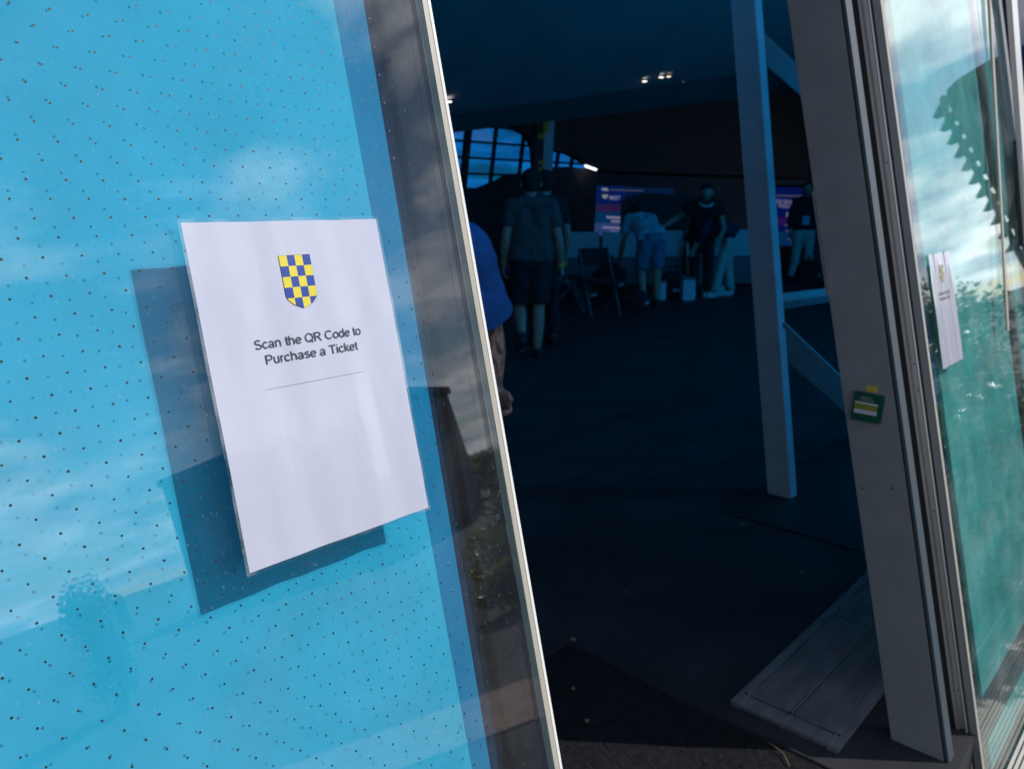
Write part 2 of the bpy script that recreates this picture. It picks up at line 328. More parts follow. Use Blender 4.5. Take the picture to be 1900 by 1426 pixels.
def arc(cx, cy, rx, ry, a0, a1, n=14):
    return [(cx + rx * math.cos(R_(a0 + (a1 - a0) * i / n)), cy + ry * math.sin(R_(a0 + (a1 - a0) * i / n))) for i in range(n + 1)]
GLYPH = {
 'S': (.93, [arc(.45, .735, .31, .215, 25, 270) + arc(.45, .275, .34, .225, 90, -155)]), 'Q': (1.08, [arc(.53, .5, .44, .445, 0, 360, 28), [(.60, .24), (.98, -.05)]]),
 'R': (1.01, [[(.17, 0), (.17, .94), (.58, .94)] + arc(.58, .71, .27, .23, 90, -90)[1:] + [(.17, .48)], [(.52, .47), (.93, 0)]]), 'C': (1.01, [arc(.53, .5, .42, .445, 42, 318, 22)]),
 'P': (.93, [[(.17, 0), (.17, .94), (.55, .94)] + arc(.55, .69, .27, .25, 90, -90)[1:] + [(.17, .44)]]), 'T': (.85, [[(.04, .94), (.81, .94)], [(.425, 0), (.425, .89)]]),
 'c': (.70, [arc(.37, .36, .28, .315, 42, 318, 18)]), 'a': (.776, [arc(.36, .49, .24, .185, 160, 0) + [(.60, .49), (.60, .14), (.65, 0)], arc(.33, .20, .24, .155, 0, 360, 20)]),
 'n': (.776, [[(.13, 0), (.13, .73)], arc(.375, .43, .245, .245, 180, 0) + [(.62, .43), (.62, 0)]]), 't': (.388, [[(.20, .94), (.20, .16), (.26, .06), (.37, .055)], [(.03, .67), (.36, .67)]]),
 'h': (.776, [[(.13, 0), (.13, 1)], arc(.375, .43, .245, .245, 180, 0) + [(.62, .43), (.62, 0)]]), 'e': (.776, [arc(.385, .36, .295, .315, 0, 322, 20), [(.10, .375), (.66, .375)]]),
 'o': (.776, [arc(.385, .36, .30, .315, 0, 360, 24)]), 'd': (.776, [[(.63, 0), (.63, 1)], arc(.36, .36, .27, .315, 0, 360, 22)]),
 'u': (.776, [[(.63, .73), (.63, 0)], [(.14, .73), (.14, .29)] + arc(.385, .29, .245, .245, 180, 360)]), 'r': (.465, [[(.13, 0), (.13, .73)], arc(.37, .40, .24, .26, 180, 78)]),
 's': (.70, [arc(.35, .53, .225, .145, 20, 270) + arc(.35, .205, .245, .155, 90, -160)]), 'i': (.31, [[(.155, 0), (.155, .73)], [(.155, .87), (.155, 1)]]),
 'k': (.70, [[(.13, 0), (.13, 1)], [(.60, .73), (.15, .29)], [(.29, .42), (.64, 0)]]), ' ': (.388, [])}
def stroke_text(body, w, cap, sw=0.125):
    """plain grotesque lettering from strokes of even width: list of (verts, faces), one per stroke"""
    out_, x = [], 0.0
    for ch in body:
        adv, sts = GLYPH[ch]
        for st in sts:
            st = [q for i, q in enumerate(st) if i == 0 or abs(q[0] - st[i - 1][0]) + abs(q[1] - st[i - 1][1]) > 0.004]
            if len(st) > 2 and abs(st[0][0] - st[-1][0]) + abs(st[0][1] - st[-1][1]) < 0.004: st[-1] = st[0]
            n = len(st); vs = []
            for i in range(n):
                a, b = st[max(0, i - 1)], st[min(n - 1, i + 1)]
                if n > 2 and st[0] == st[-1] and i in (0, n - 1): a, b = st[-2], st[1]
                tx, ty = b[0] - a[0], b[1] - a[1]; l = math.hypot(tx, ty); nx, ny = -ty / l, tx / l
                if 0 < i < n - 1:
                    ex, ey = st[i + 1][0] - st[i][0], st[i + 1][1] - st[i][1]; le = math.hypot(ex, ey); cc = max(.6, abs((-ey / le) * nx + (ex / le) * ny)); nx, ny = nx / cc, ny / cc
                vs += [(x + st[i][0] + nx * sw / 2, st[i][1] + ny * sw / 2), (x + st[i][0] - nx * sw / 2, st[i][1] - ny * sw / 2)]
            out_.append((vs, [(2 * i, 2 * i + 1, 2 * i + 3, 2 * i + 2) for i in range(n - 1)]))
        x += adv
    return [([(a * w / x, b * cap) for a, b in vs], fs) for vs, fs in out_]

# ================================================================== LARGE STRUCTURE
# ground outside, floor inside
struct('pavement', MB().box((-300, -300, -0.30), (300, -0.9, -0.004)).box((-300, -0.9, -0.30), (2.04, 0.335, -0.004)).box((13, -0.9, -0.30), (300, 0.335, -0.004)).box((-300, 15.7, -0.3), (300, 300, -0.004)), 'asphalt')
struct('soil_bed', MB().box((2.04, -0.9, -0.40), (13, 0.09, -0.215)), 'soil')
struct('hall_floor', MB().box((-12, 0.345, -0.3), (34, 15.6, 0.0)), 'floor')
p = [(3.3, -1.45), (2.9, -0.95), (-0.6, -4.0), (-0.2, -4.6)]
struct('paving_strip', MB().poly([(a, b, -0.004) for a, b in p], (0, 0, 0.008)), 'paving')
# ceiling over the entrance, ending at a dropped edge; high roof beyond
SN = np.array([0, 0.35, 1.0]); SD = 5.9               # raking soffit: z = 5.9 - 0.35 y
def soffit(x, y, drop=0.0): return hitp(x, y, SN, SD - drop)
ea, eb0 = soffit(700, 233), soffit(1650, 98)
ed = eb0 - ea; ea = ea - ed * 1.2; eb0 = eb0 + ed * 1.6
struct('ceiling', MB().poly([ea, eb0, (eb0[0], 1.62, 5.9 - .35 * 1.62), (ea[0], 1.62, 5.9 - .35 * 1.62)], (0, 0.05, 0.12)), 'ceil')
struct('roof', MB().box((-12.3, 1.60, 6.05), (34.3, 15.0, 6.25)), 'darkwall')
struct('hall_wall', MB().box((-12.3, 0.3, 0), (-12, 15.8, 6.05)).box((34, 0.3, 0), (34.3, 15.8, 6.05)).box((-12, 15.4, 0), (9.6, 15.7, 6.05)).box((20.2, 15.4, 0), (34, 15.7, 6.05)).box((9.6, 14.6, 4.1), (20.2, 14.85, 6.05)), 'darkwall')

# ------------------------------------------------------------------ glazed front away from the doors
gf = front_thing('glazed_front', 'blue tinted glass wall leaning back on both sides of the doorway', 'glass wall', 0)
def pane(x0, x1, s0, s1, d=0.02):
    MB().box((x0, d, s0), (x1, d + 0.012, s1)).build('pane', 'blue_pane', gf)
for i in range(16):
    x0 = 3.62 + i * 1.5; pane(x0, x0 + 1.46, 0.05, 2.46); pane(x0, x0 + 1.46, 2.54, 3.9); pane(x0, x0 + 1.46, 3.98, 6.0)
    MB().box((x0 - 0.045, 0.0, 0), (x0 + 0.004, 0.10, 6.1)).build('mullion', 'jamb', gf)
for i in range(10):
    x0 = -12 + i * 1.5
    if x0 + 1.5 <= -1.5: pane(x0, x0 + 1.46, 0.05, 2.46)
for i in range(11):
    x0 = -12 + i * 1.415; pane(x0, x0 + 1.41, 2.595, 3.505)
MB().box((-12, -0.02, 2.50), (3.57, 0.16, 2.60)).build('door_header', 'charcoal', gf)
for z in (2.45, 3.89): MB().box((3.56, -0.01, z), (27.7, 0.10, z + 0.10)).build('transom', 'jamb', gf)
for i in range(11):
    x0 = -12 + i * 1.415; pane(x0, x0 + 1.37, 3.56, 6.0); MB().box((x0 - 0.045, 0.0, 2.6), (x0 + 0.004, 0.10, 6.1)).build('mullion', 'jamb', gf)
MB().box((-12, -0.01, 3.49), (3.56, 0.10, 3.57)).build('transom', 'jamb', gf)

# ------------------------------------------------------------------ left sliding leaf with its dots
leaf = front_thing('sliding_glass_leaf', 'dusty clear glass door leaf with dots, carrying the near poster', 'door', -0.45)
X0 = -0.45
MB().box((-1.1, 0.0, 0.01), (0.6188 - X0, 0.009, 2.46)).build('glass_pane', 'leaf_glass', leaf)
MB().box((0.6190 - X0, -0.0008, 0.01), (0.6262 - X0, 0.0095, 2.46)).build('edge_tape', 'edge_tan', leaf)
MB().box((0.6262 - X0, 0.0006, 0.01), (0.6274 - X0, 0.0095, 2.46)).build('edge_gasket', 'gasket', leaf)
MB().box((0.6274 - X0, -0.0008, 0.01), (0.6314 - X0, 0.0100, 2.46)).build('polished_edge', 'edge_white', leaf)
MB().box((0.6088 - X0, -0.0006, 0.01), (0.6095 - X0, -0.0002, 2.46)).build('tape_line', 'tape_line', leaf)
db = MB(); ax, as_ = 0.18854 - 0.0014, 1.0
PX, PY = 0.02685, 0.01440
# rows of the printed dot grid; anchor dot at photo point (62.5, 225)
bx, bs = gl(62.5, 225.2)
DOTS = []
for r in range(-34, 62):
    for c in range(-22, 16):
        x = bx + (c + (0.5 if r % 2 else 0.0)) * PX + 0.00023 * max(0, r) * 0.2; s = bs - r * PY
        if x > 0.548 or s < 0.25: continue
        n = 10; rr = 0.00102 + random.uniform(-.00012, .00012)
        db.add([(x - X0 + rr * math.cos(2 * math.pi * k / n), -0.0004, s + rr * math.sin(2 * math.pi * k / n)) for k in range(n)], [tuple(range(n))])
db.build('printed_dots', 'dot', leaf, kind='stuff')

# fixed pane behind it, blue vinyl
fp = front_thing('fixed_blue_panel', 'bright blue film covered fixed pane behind the dotted glass leaf', 'panel', -0.45, 0.036)
MB().box((-1.1, 0, 0.01), (0.5262 - X0, 0.010, 2.44)).build('blue_film', 'film', fp)
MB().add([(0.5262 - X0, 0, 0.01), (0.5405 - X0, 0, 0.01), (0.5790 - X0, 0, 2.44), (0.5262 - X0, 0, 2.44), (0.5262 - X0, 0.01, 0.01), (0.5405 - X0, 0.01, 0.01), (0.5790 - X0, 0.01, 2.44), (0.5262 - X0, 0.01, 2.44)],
         [(0, 1, 2, 3), (7, 6, 5, 4), (0, 4, 5, 1), (1, 5, 6, 2), (2, 6, 7, 3), (3, 7, 4, 0)]).build('painted_shade_strip', 'film_shade', fp)  # tapered strip painted in for a shadow band along the panel edge
fs = front_thing('fixed_frame_stile', 'dark metal stile closing the fixed pane behind the dusty glass edge', 'door frame', 0.56, 0.05)
MB().box((-0.025, 0.0, 0.0), (0.0245, 0.012, 2.46)).build('inner_stile', 'navy', fs)
MB().box((0.0247, 0.006, 0.0), (0.0345, 0.02, 2.46)).build('shadow_gap', 'gasket', fs)
MB().box((0.0347, -0.002, 0.0), (0.1060, 0.018, 2.46)).build('outer_stile', 'charcoal', fs)

# ------------------------------------------------------------------ posters
def wave(x, s, k=0.0):
    return 0.0007 * math.sin(x * 62 + 1.3 + s * 3 + k) + 0.0005 * math.sin(x * 131 + s * 7 + 2 + k) + 0.0004 * math.sin(s * 38 + x * 11 + k)
def poster(label, x0, s1, w, h, k, bow):
    """laminated sheet; x0,s1 = top-left corner of the page on the glass front"""
    t = front_thing('laminated_poster', label, 'poster', x0, 0.0, s1, 'laminated ticket posters on the glass doors')
    nx, ns = 28, 36; top = 0.0026
    def dep(u, v): return -(top + wave(u + x0, v, k) + bow * (u / w - 0.5) ** 2)
    def sheet(u0, u1, v0, v1, off, m, name, parent, nx=nx, ns=ns):
        vs, fs = [], []
        for j in range(ns + 1):
            for i in range(nx + 1):
                u = u0 + (u1 - u0) * i / nx; v = v0 + (v1 - v0) * j / ns; vs.append((u, dep(u, v) - off, v))
        for j in range(ns):
            for i in range(nx): a = j * (nx + 1) + i; fs.append((a, a + 1, a + nx + 2, a + nx + 1))
        return MB().add(vs, fs).build(name, m, parent, smooth=True)
    pg = sheet(0, w, -h, 0, 0.0, 'paper', 'page', t)
    b = 0.0028
    lam = MB()
    for (u0, u1, v0, v1) in ((-b, w + b, 0.0001, b), (-b, w + b, -h - b, -h - 0.0001), (-b, -0.0001, -h, 0), (w + 0.0001, w + b, -h, 0)):
        n = 14; vs = []; fs = []
        for i in range(n + 1):
            f = i / n
            if u1 - u0 > v1 - v0: u = u0 + (u1 - u0) * f; vs += [(u, dep(u, v0), v0), (u, dep(u, v1), v1)]
            else: v = v0 + (v1 - v0) * f; vs += [(u0, dep(u0, v), v), (u1, dep(u1, v), v)]
        for i in range(n): fs.append((2 * i, 2 * i + 1, 2 * i + 3, 2 * i + 2))
        lam.add(vs, fs)
    lam.build('laminate_edge', 'laminate', t)
    def printed(name, m, v, f, u, s, off=0.0006, parent=t):
        return MB().add([(u + a[0], dep(u + a[0], s + a[1]) - off, s + a[1]) for a in v], f).build(name, m, parent)
    # shield, four columns by five rows, yellow and blue
    cw, ch = 0.0326 / 4, 0.0098; cx, cy = w * 0.4155, -0.0320
    ow = [(0, 0), (4 * cw, 0), (4 * cw, -3.75 * ch), (3.85 * cw, -4.1 * ch), (3.2 * cw, -4.62 * ch), (2.0 * cw, -5.05 * ch), (0.8 * cw, -4.62 * ch), (0.15 * cw, -4.1 * ch), (0, -3.75 * ch)]
    g = 0.0003
    crest = printed('crest', 'crest_line', [(a + (g if a > 2 * cw else -g), c + (g if c > -2 * ch else -g)) for a, c in ow], [tuple(range(len(ow)))], cx, cy, 0.0003)
    def clip(poly, axis, val, keep_less):
        r = []
        for i in range(len(poly)):
            a, c = poly[i], poly[(i + 1) % len(poly)]
            ina = (a[axis] <= val) == keep_less; inc = (c[axis] <= val) == keep_less
            if ina: r.append(a)
            if ina != inc:
                f = (val - a[axis]) / (c[axis] - a[axis]); r.append((a[0] + f * (c[0] - a[0]), a[1] + f * (c[1] - a[1])))
        return r
    for i in range(4):
        for j in range(6):
            pl = clip(clip(clip(clip(ow, 0, i * cw, False), 0, (i + 1) * cw, True), 1, -j * ch, True), 1, -(j + 1) * ch, False)
            if len(pl) < 3: continue
            printed('check', 'yellow' if (i + j) % 2 == 0 else 'blue', pl, [tuple(range(len(pl)))], cx, cy, 0.0006, crest)
    for body, tw, u, s in (('Scan the QR Code to', 0.1150, 0.0440, -0.1132), ('Purchase a Ticket', 0.1000, 0.0520, -0.1274)):
        lm = MB()
        for sk, (v, f) in enumerate(stroke_text(body, tw, 0.0083, 0.150)):
            lm.add([(u + a, dep(u + a, s + b) - 0.0005 - 0.00002 * (sk % 3), s + b) for a, b in v], f)
        lm.build('lettering', 'ink', t)
    n = 12; printed('rule_line', 'rule', [(0.106 * i / n, o) for o in (0, 0.00045) for i in range(n + 1)], [(i, i + 1, i + n + 2, i + n + 1) for i in range(n)], 0.0480, -0.1494)
    return t
MT['laminate'] = glass('clear_laminate', (0.86, 0.92, 0.93), 0.09, 0.10, 0.1, (0.8, 0.85, 0.86))
poster('white laminated QR ticket poster on the dotted blue left door', 0.2985, 1.4215, 0.2020, 0.3010, 0.0, 0.0012)
poster('narrow looking white poster on the teal right hand glass', 2.2990, 1.2955, 0.2000, 0.3080, 1.7, 0.0008)

# ------------------------------------------------------------------ right side: jamb, leaf, film, second pane
jb = front_thing('door_jamb', 'wide grey metal jamb on the right side of the open doorway', 'door frame', 2.03, 0.029)
MB().box((0, 0.012, -0.03), (0.045, 0.137, 2.46)).build('reveal_panel', 'jamb', jb, bevel=0.0015)
MB().box((0.003, 0.0075, -0.03), (0.045, 0.0115, 2.46)).build('dark_joint', 'gasket', jb)
MB().box((0.002, 0.0, -0.03), (0.045, 0.007, 2.46)).build('front_trim', 'jamb_trim', jb)
rl = front_thing('right_glass_leaf', 'right hand glass door leaf with aluminium edge profile and teal tint', 'door', 2.2, 0.0)
# edge profile of the leaf facing the opening: grooves and rounded ribs
MB().box((0.0, 0.0585, -0.42), (0.03, 0.068, 2.46)).build('gasket_strip', 'gasket', rl)
prof = [(0.016, 0.058), (-0.002, 0.0565), (-0.006, 0.053), (-0.006, 0.049), (-0.001, 0.046), (0.006, 0.0445), (0.007, 0.034), (0.004, 0.0325), (-0.004, 0.031), (-0.006, 0.028), (-0.004, 0.0255), (0.006, 0.024), (0.016, 0.0235)]
pm = MB(); z0, z1 = -0.42, 2.46; n = len(prof)
pm.add([(a, b, z0) for a, b in prof] + [(a, b, z1) for a, b in prof], [(i, i + 1, i + 1 + n, i + n) for i in range(n - 1)] + [(n - 1, 0, n, 2 * n - 1)])
pm.build('edge_profile', 'alu', rl)
MB().box((0.002, 0.0205, z0), (0.016, 0.0232, z1)).build('groove_seal', 'gasket', rl)
MB().box((-0.001, 0.0035, z0), (0.016, 0.0200, z1)).build('flat_stile', 'alu_flat', rl)
MB().box((0.001, 0.0014, z0), (0.016, 0.0030, z1)).build('edge_line', 'edge_cream', rl)
for sy in (1.55, 0.95, 0.62, 0.12, 1.02):
    MB().tube([(0.0058, 0.039, sy), (0.0066, 0.039, sy)], 0.0024, 10).build('screw', 'screw', rl)
MB().box((0.0165, 0.0005, z0), (3.26 - 2.2, 0.0095, z1)).build('glass_pane', 'side_glass', rl)
rf = front_thing('teal_film_panel', 'teal film covered fixed pane behind the right hand poster', 'panel', 2.4, 0.036)
MB().box((0.0, 0, -0.42), (0.86, 0.010, 2.44)).build('teal_film', 'film_teal', rf)
rs_ = front_thing('side_frame', 'dark frame backing the clear margin of the right glass', 'door frame', 2.2, 0.069)
MB().box((0.0, 0.0, -0.42), (0.23, 0.02, 2.46)).build('backing', 'charcoal', rs_)
# next glass panel and its white mullion at the picture's right edge
def skew_bar(name, m, parent, pxs, d0, d1, x0):        # upright bar between two photo columns (top pair, lower pair)
    (ta, tb, ty), (la, lb, ly) = pxs
    A = [gl(ta, ty), gl(tb, ty), gl(lb, ly), gl(la, ly)]
    ext = lambda P, Q, f: (P[0] + (Q[0] - P[0]) * f, P[1] + (Q[1] - P[1]) * f)
    a0, b0 = ext(A[3], A[0], 1.25), ext(A[2], A[1], 1.25); a1, b1 = ext(A[0], A[3], 1.5), ext(A[1], A[2], 1.5)
    vs = [(p[0] - x0, d, p[1]) for d in (d0, d1) for p in (a0, b0, b1, a1)]
    return MB().add(vs, [(0, 1, 2, 3), (7, 6, 5, 4), (0, 4, 5, 1), (1, 5, 6, 2), (2, 6, 7, 3), (3, 7, 4, 0)]).build(name, m, parent)
np_ = front_thing('next_glass_panel', 'second teal glass panel beyond a thin tan edge at far right', 'glass wall', 3.3)
MB().box((0.0, 0.012, -0.42), (0.62, 0.020, 2.46)).build('glass_pane', 'side_glass', np_)
MB().box((0.13, 0.040, -0.42), (0.6, 0.05, 2.46)).build('teal_film', 'film_teal', np_)
MB().box((-0.06, 0.070, -0.42), (0.62, 0.08, 2.46)).build('backing', 'charcoal', np_)
skew_bar('edge_tape', 'edge_tan', np_, ((1835, 1838, 0), (1857, 1860, 400)), -0.002, 0.006, 3.3)
wm = front_thing('white_mullion', 'bright white aluminium mullion at the right edge', 'door frame', 3.8)
skew_bar('gasket_strip', 'gasket', wm, ((1866, 1873, 0), (1888, 1894, 300)), -0.001, 0.010, 3.8)
skew_bar('face', 'edge_white', wm, ((1874, 1884, 0), (1895.5, 1906, 300)), -0.006, 0.010, 3.8)

kp = [atX(x, y, 2.0295) for x, y in ((1507, 356), (1510, 356), (1537, 547), (1533.5, 547))]
kl = [Vector(p) - jb.location for p in kp]; ri = Euler(FR).to_matrix().inverted()
MB().poly([ri @ p for p in kl], (-0.003, 0, 0)).build('keeper_strip', 'alu_flat', jb)
for sx_, sy_ in ((1522, 470), (1600, 905), (1655, 905), (1640, 1290)):
    p = ri @ (Vector(atX(sx_, sy_, 2.03)) - jb.location); MB().tube([p, p + Vector((-0.0012, 0, 0))], 0.0028, 10).build('screw', 'screw', jb)
# green emergency release on the jamb
def on_reveal(x, y, off=0.0): return atX(x, y, 2.03 - off)
eb = thing('door_release_box', 'small green emergency door release plate on grey jamb', 'switch', tuple(on_reveal(1612, 780)))
el_ = np.array(eb.location)
def quad(name, m, pts, off, th, parent, bevel=0):
    ps = [on_reveal(x, y) - el_ + np.array([-off, 0, 0]) for x, y in pts]
    return MB().poly(ps, (th, 0, 0)).build(name, m, parent, bevel=bevel)
quad('cover_plate', 'green_box', [(1590, 723.5), (1644, 734), (1636, 785), (1580.5, 775)], 0.014, 0.0138, eb, bevel=0.002)
quad('label_strip', 'white_label', [(1590.6, 740.5), (1633, 749), (1632.6, 752.5), (1590.2, 744)], 0.0146, 0.0005, eb)
quad('label_band', 'lime', [(1590.2, 744.3), (1632.6, 752.8), (1630.6, 762), (1588.6, 754.5)], 0.0146, 0.0005, eb)
quad('label_strip', 'white_label', [(1588.6, 754.9), (1630.6, 762.4), (1629.4, 770), (1587.6, 762)], 0.0146, 0.0005, eb)
def reveal_text(body, p0, p1, h, m, off, parent):
    a, b = on_reveal(*p0), on_reveal(*p1); w = float(np.linalg.norm(b - a)); v, f = text_mesh(body, w, h, 0.01); d = (b - a) / w; u = np.array([0, d[2], -d[1]]); u = u if u[2] > 0 else -u
    MB().add([a - el_ + d * q[0] + u * q[1] + np.array([-off, 0, 0]) for q in v], f).build('lettering', m, parent)
reveal_text('EMERGENCY', (1602, 734.5), (1622, 739), 0.0030, 'white_label', 0.0148, eb)
reveal_text('DOOR RELEASE', (1599, 738.8), (1624.5, 744.2), 0.0030, 'white_label', 0.0148, eb)
yt = thing('yellow_tag', 'tiny yellow sticker just above the green release plate', 'label', tuple(el_))
quad('sticker', 'yellow_tag', [(1608.5, 714), (1629, 717), (1627.5, 728), (1607.5, 725)], 0.0012, 0.001, yt)

# ================================================================== INSIDE
# door mat
mt = thing('door_mat', 'black ribbed rubber mat with a curled corner in the doorway', 'mat', (0.9, 0.9, 0))
c0 = atz(1045, 1203); e0 = atz(1480, 1426); vs, fs = [], []
nx, ny = 30, 26
for j in range(ny + 1):
    for i in range(nx + 1):
        u, v = i / nx, j / ny
        x = -0.4 + (c0[0] + 0.01 + 0.4) * u + 0.02 * (1 - v) * u; y = -0.35 + (c0[1] + 0.35) * v
        z = 0.011 + 0.012 * max(0, u - 0.75) / 0.25 * max(0, v - 0.7) / 0.3 + 0.0035 * math.sin(v * 19 + u * 3) * (u > 0.93) + 0.003 * math.sin(u * 23) * (v > 0.93)
        vs.append((x - 0.9, y - 0.9, z))
for j in range(ny):
    for i in range(nx): a = j * (nx + 1) + i; fs.append((a, a + 1, a + nx + 2, a + nx + 1))
MB().add(vs, fs).build('mat_top', 'mat', mt, smooth=True)
eb_ = MB(); per = [j * (nx + 1) + nx for j in range(ny + 1)] + [ny * (nx + 1) + i for i in reversed(range(nx))]
pv = []
for k in per: x, y, z = vs[k]; pv += [(x, y, z + 0.0015), (x, y, 0.0)]
eb_.add(pv, [(2 * i, 2 * i + 1, 2 * i + 3, 2 * i + 2) for i in range(len(per) - 1)])
pe = [Vector(vs[k]) + Vector((-0.006, -0.006, 0.0)) for k in per]
eb_.tube(pe, 0.0065, 6); eb_.build('mat_border', 'matedge', mt, smooth=True)
# ribbed threshold ramp beside the mat
rp = thing('threshold_ramp', 'grey ribbed metal threshold ramp between mat and jamb', 'ramp', (1.87, 0.59, 0))
for k in range(2):
    y0 = 0.030 + k * 0.128
    for i in range(3):
        MB().box((0.065 + i * 0.62, y0, 0.0), (0.675 + i * 0.62, y0 + 0.115, 0.016)).build('panel', 'ramp', rp, bevel=0.001)
rb = MB()
for k in range(2):
    for i in range(14): rb.box((0.07, 0.036 + k * 0.128 + i * 0.0078, 0.0162), (1.90, 0.039 + k * 0.128 + i * 0.0078, 0.0182))
rb.build('rib', 'ramp', rp, kind='stuff')
for y0 in (0.0, 0.147, 0.275):
    MB().box((0.0, y0, 0.0), (1.93, y0 + 0.009 + (0.02 if y0 != 0.147 else 0), 0.0172)).build('rail', 'ramp', rp, bevel=0.001)
MB().box((0.005, 0.03, 0.0), (0.060, 0.274, 0.012)).build('end_strip', 'ramp', rp, bevel=0.001)
for y0 in (0.018, 0.151, 0.284):
    MB().tube([(0.055, y0, 0.0195), (0.055, y0, 0.0215)], 0.004, 10).build('screw', 'screw', rp)
# bits of leaf and grit on the floor
for k, (x, y, sz, lb) in enumerate([(1441, 1229, 0.014, 'pale dead leaf scrap beside the ramp edge'), (1488, 1062, 0.012, 'grey leaf scrap on the dark floor below the post'), (1378, 974, 0.016, 'blue lit paper scrap beside the floor plate'), (1161, 1099, 0.006, 'tiny white speck alone in the middle of the floor'),
                                    (1063, 1188, 0.014, 'leaf scrap on floor behind the curled mat corner'), (1555, 1207, 0.010, 'leaf scrap lying on the ribbed ramp'), (1090, 1338, 0.010, 'grey leaf scrap on the mat near the glass edge'), (1063, 1278, 0.008, 'reddish crumb on the mat below its corner')]):
    p = atz(x, y, 0.018 if k in (5, 6, 7) else 0.001); a = random.uniform(0, 6)
    v = [(sz * math.cos(a + t) * (1 if i % 2 else .55), sz * math.sin(a + t) * (.6 if i % 2 else .9), 0.003 * (i % 3)) for i, t in enumerate((0, 1.0, 2.1, 3.2, 4.1, 5.2))]
    o = MB().poly(v, (0, 0, 0.0012)).build('leaf_scrap', 'leafbit'); o.location = p; tag(o, lb, 'litter', 'litter on the floor')
st = atz(1465, 1420, 0.02); o = MB().tube([(0, 0, 0), (0.03, 0.03, 0.004), (0.045, 0.075, 0.003)], 0.0015, 6).build('twig', 'leafbit'); o.location = st; tag(o, 'thin dry straw lying on the mat at the lower edge', 'litter', 'litter on the floor')

# raking steel post with beam and braces, standing on a dark plate
def rake(x, y): return hitp(x, y, (0, 1, -0.152), 1.45)
ps = thing('steel_frame', 'grey raking steel post with cross beam and diagonal braces', 'steel frame', (3.55, 1.5, 0))
B0 = np.array([3.55, 1.5, 0])
def P(x, y, z): return (x - 3.55, y - 1.5, z)
col = MB(); zt = 3.3
def colpt(x, dy, z): return P(x, 1.447 + dy + 0.152 * z, z)
col.add([colpt(3.528, 0, 0), colpt(3.605, 0, 0), colpt(3.605, .118, 0), colpt(3.528, .118, 0), colpt(3.528, 0, zt), colpt(3.605, 0, zt), colpt(3.605, .118, zt), colpt(3.528, .118, zt)],
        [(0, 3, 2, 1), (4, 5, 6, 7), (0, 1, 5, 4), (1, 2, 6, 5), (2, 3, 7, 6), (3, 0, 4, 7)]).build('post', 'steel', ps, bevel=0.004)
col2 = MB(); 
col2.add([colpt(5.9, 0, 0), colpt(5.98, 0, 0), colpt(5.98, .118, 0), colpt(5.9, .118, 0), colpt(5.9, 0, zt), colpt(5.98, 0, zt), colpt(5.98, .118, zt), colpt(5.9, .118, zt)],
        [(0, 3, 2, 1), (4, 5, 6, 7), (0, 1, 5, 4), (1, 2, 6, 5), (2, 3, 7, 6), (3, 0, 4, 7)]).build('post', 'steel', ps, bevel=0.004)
def strut(name, a, b, c, d, ext):                    # photo corners: upper start, lower start, upper end, lower end
    A, Bq, Cq, D = [rake(*q) - B0 for q in (a, b, c, d)]
    s0, s1 = (A + Bq) / 2, (Cq + D) / 2; s1 = s0 + (s1 - s0) * ext; h = np.linalg.norm(A - Bq)
    s0 = s0 + np.array([0, 0.05, 0]); s1 = s1 + np.array([0, 0.05, 0])
    MB().bar(s0, s1, 0.055, 0.92 * float(abs((A - Bq) @ np.cross((s1 - s0) / np.linalg.norm(s1 - s0), np.array([0, 1, 0])))), up=(0, -0.6, 0.8)).build(name, 'steel_shaded', ps, bevel=0.004)  # bars rolled away from the sun and coloured darker to look shaded
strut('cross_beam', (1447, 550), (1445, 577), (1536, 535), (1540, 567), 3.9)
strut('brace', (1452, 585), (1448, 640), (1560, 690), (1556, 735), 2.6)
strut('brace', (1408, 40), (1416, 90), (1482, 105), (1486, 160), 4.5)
tag(MB().box((3.158, 0.985, 0), (4.9, 1.635, 0.006)).build('floor_plate', 'plate', bevel=0.002), 'thin dark plate on the floor under the raking post', 'floor plate')

# far glazed wall, leaning the other way
fw = thing('far_glazed_wall', 'blue lit window grid at the far end of the hall', 'window', (15.5, 15.5, 0))
def F(x, z, dd=0.0): return (x - 15.5, -0.17 * z + dd, z)
tz = [3.95, 3.35, 2.955, 2.56, 2.17, 1.79, 1.40, 0.9]
mxs = [10.2, 11.4, 12.4, 13.45, 14.45, 15.45, 16.55, 17.06, 18.10, 18.77, 19.6]
for i in range(len(mxs) - 1):
    for j in range(len(tz) - 1):
        a, b = mxs[i] + 0.02, mxs[i + 1] - 0.02; z1, z0 = tz[j] - 0.02, tz[j + 1] + 0.02
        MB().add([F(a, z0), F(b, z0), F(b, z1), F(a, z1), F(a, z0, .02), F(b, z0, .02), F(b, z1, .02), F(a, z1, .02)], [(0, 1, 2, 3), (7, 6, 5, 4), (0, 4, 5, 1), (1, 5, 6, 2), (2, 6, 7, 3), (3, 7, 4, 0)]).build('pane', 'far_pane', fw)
for i, x in enumerate(mxs):
    MB().bar(F(x, 0.9), F(x, 3.95), 0.20 if i == 4 else 0.07, 0.10, (0, 1, 0)).build('mullion', 'darkwall', fw)
for z in tz: MB().bar(F(10.2, z), F(19.6, z), 0.10, 0.055).build('transom', 'darkwall', fw)
MB().box((-9.0, -0.2, 0), (4.2, 0.4, 0.9)).build('sill_wall', 'darkwall', fw)
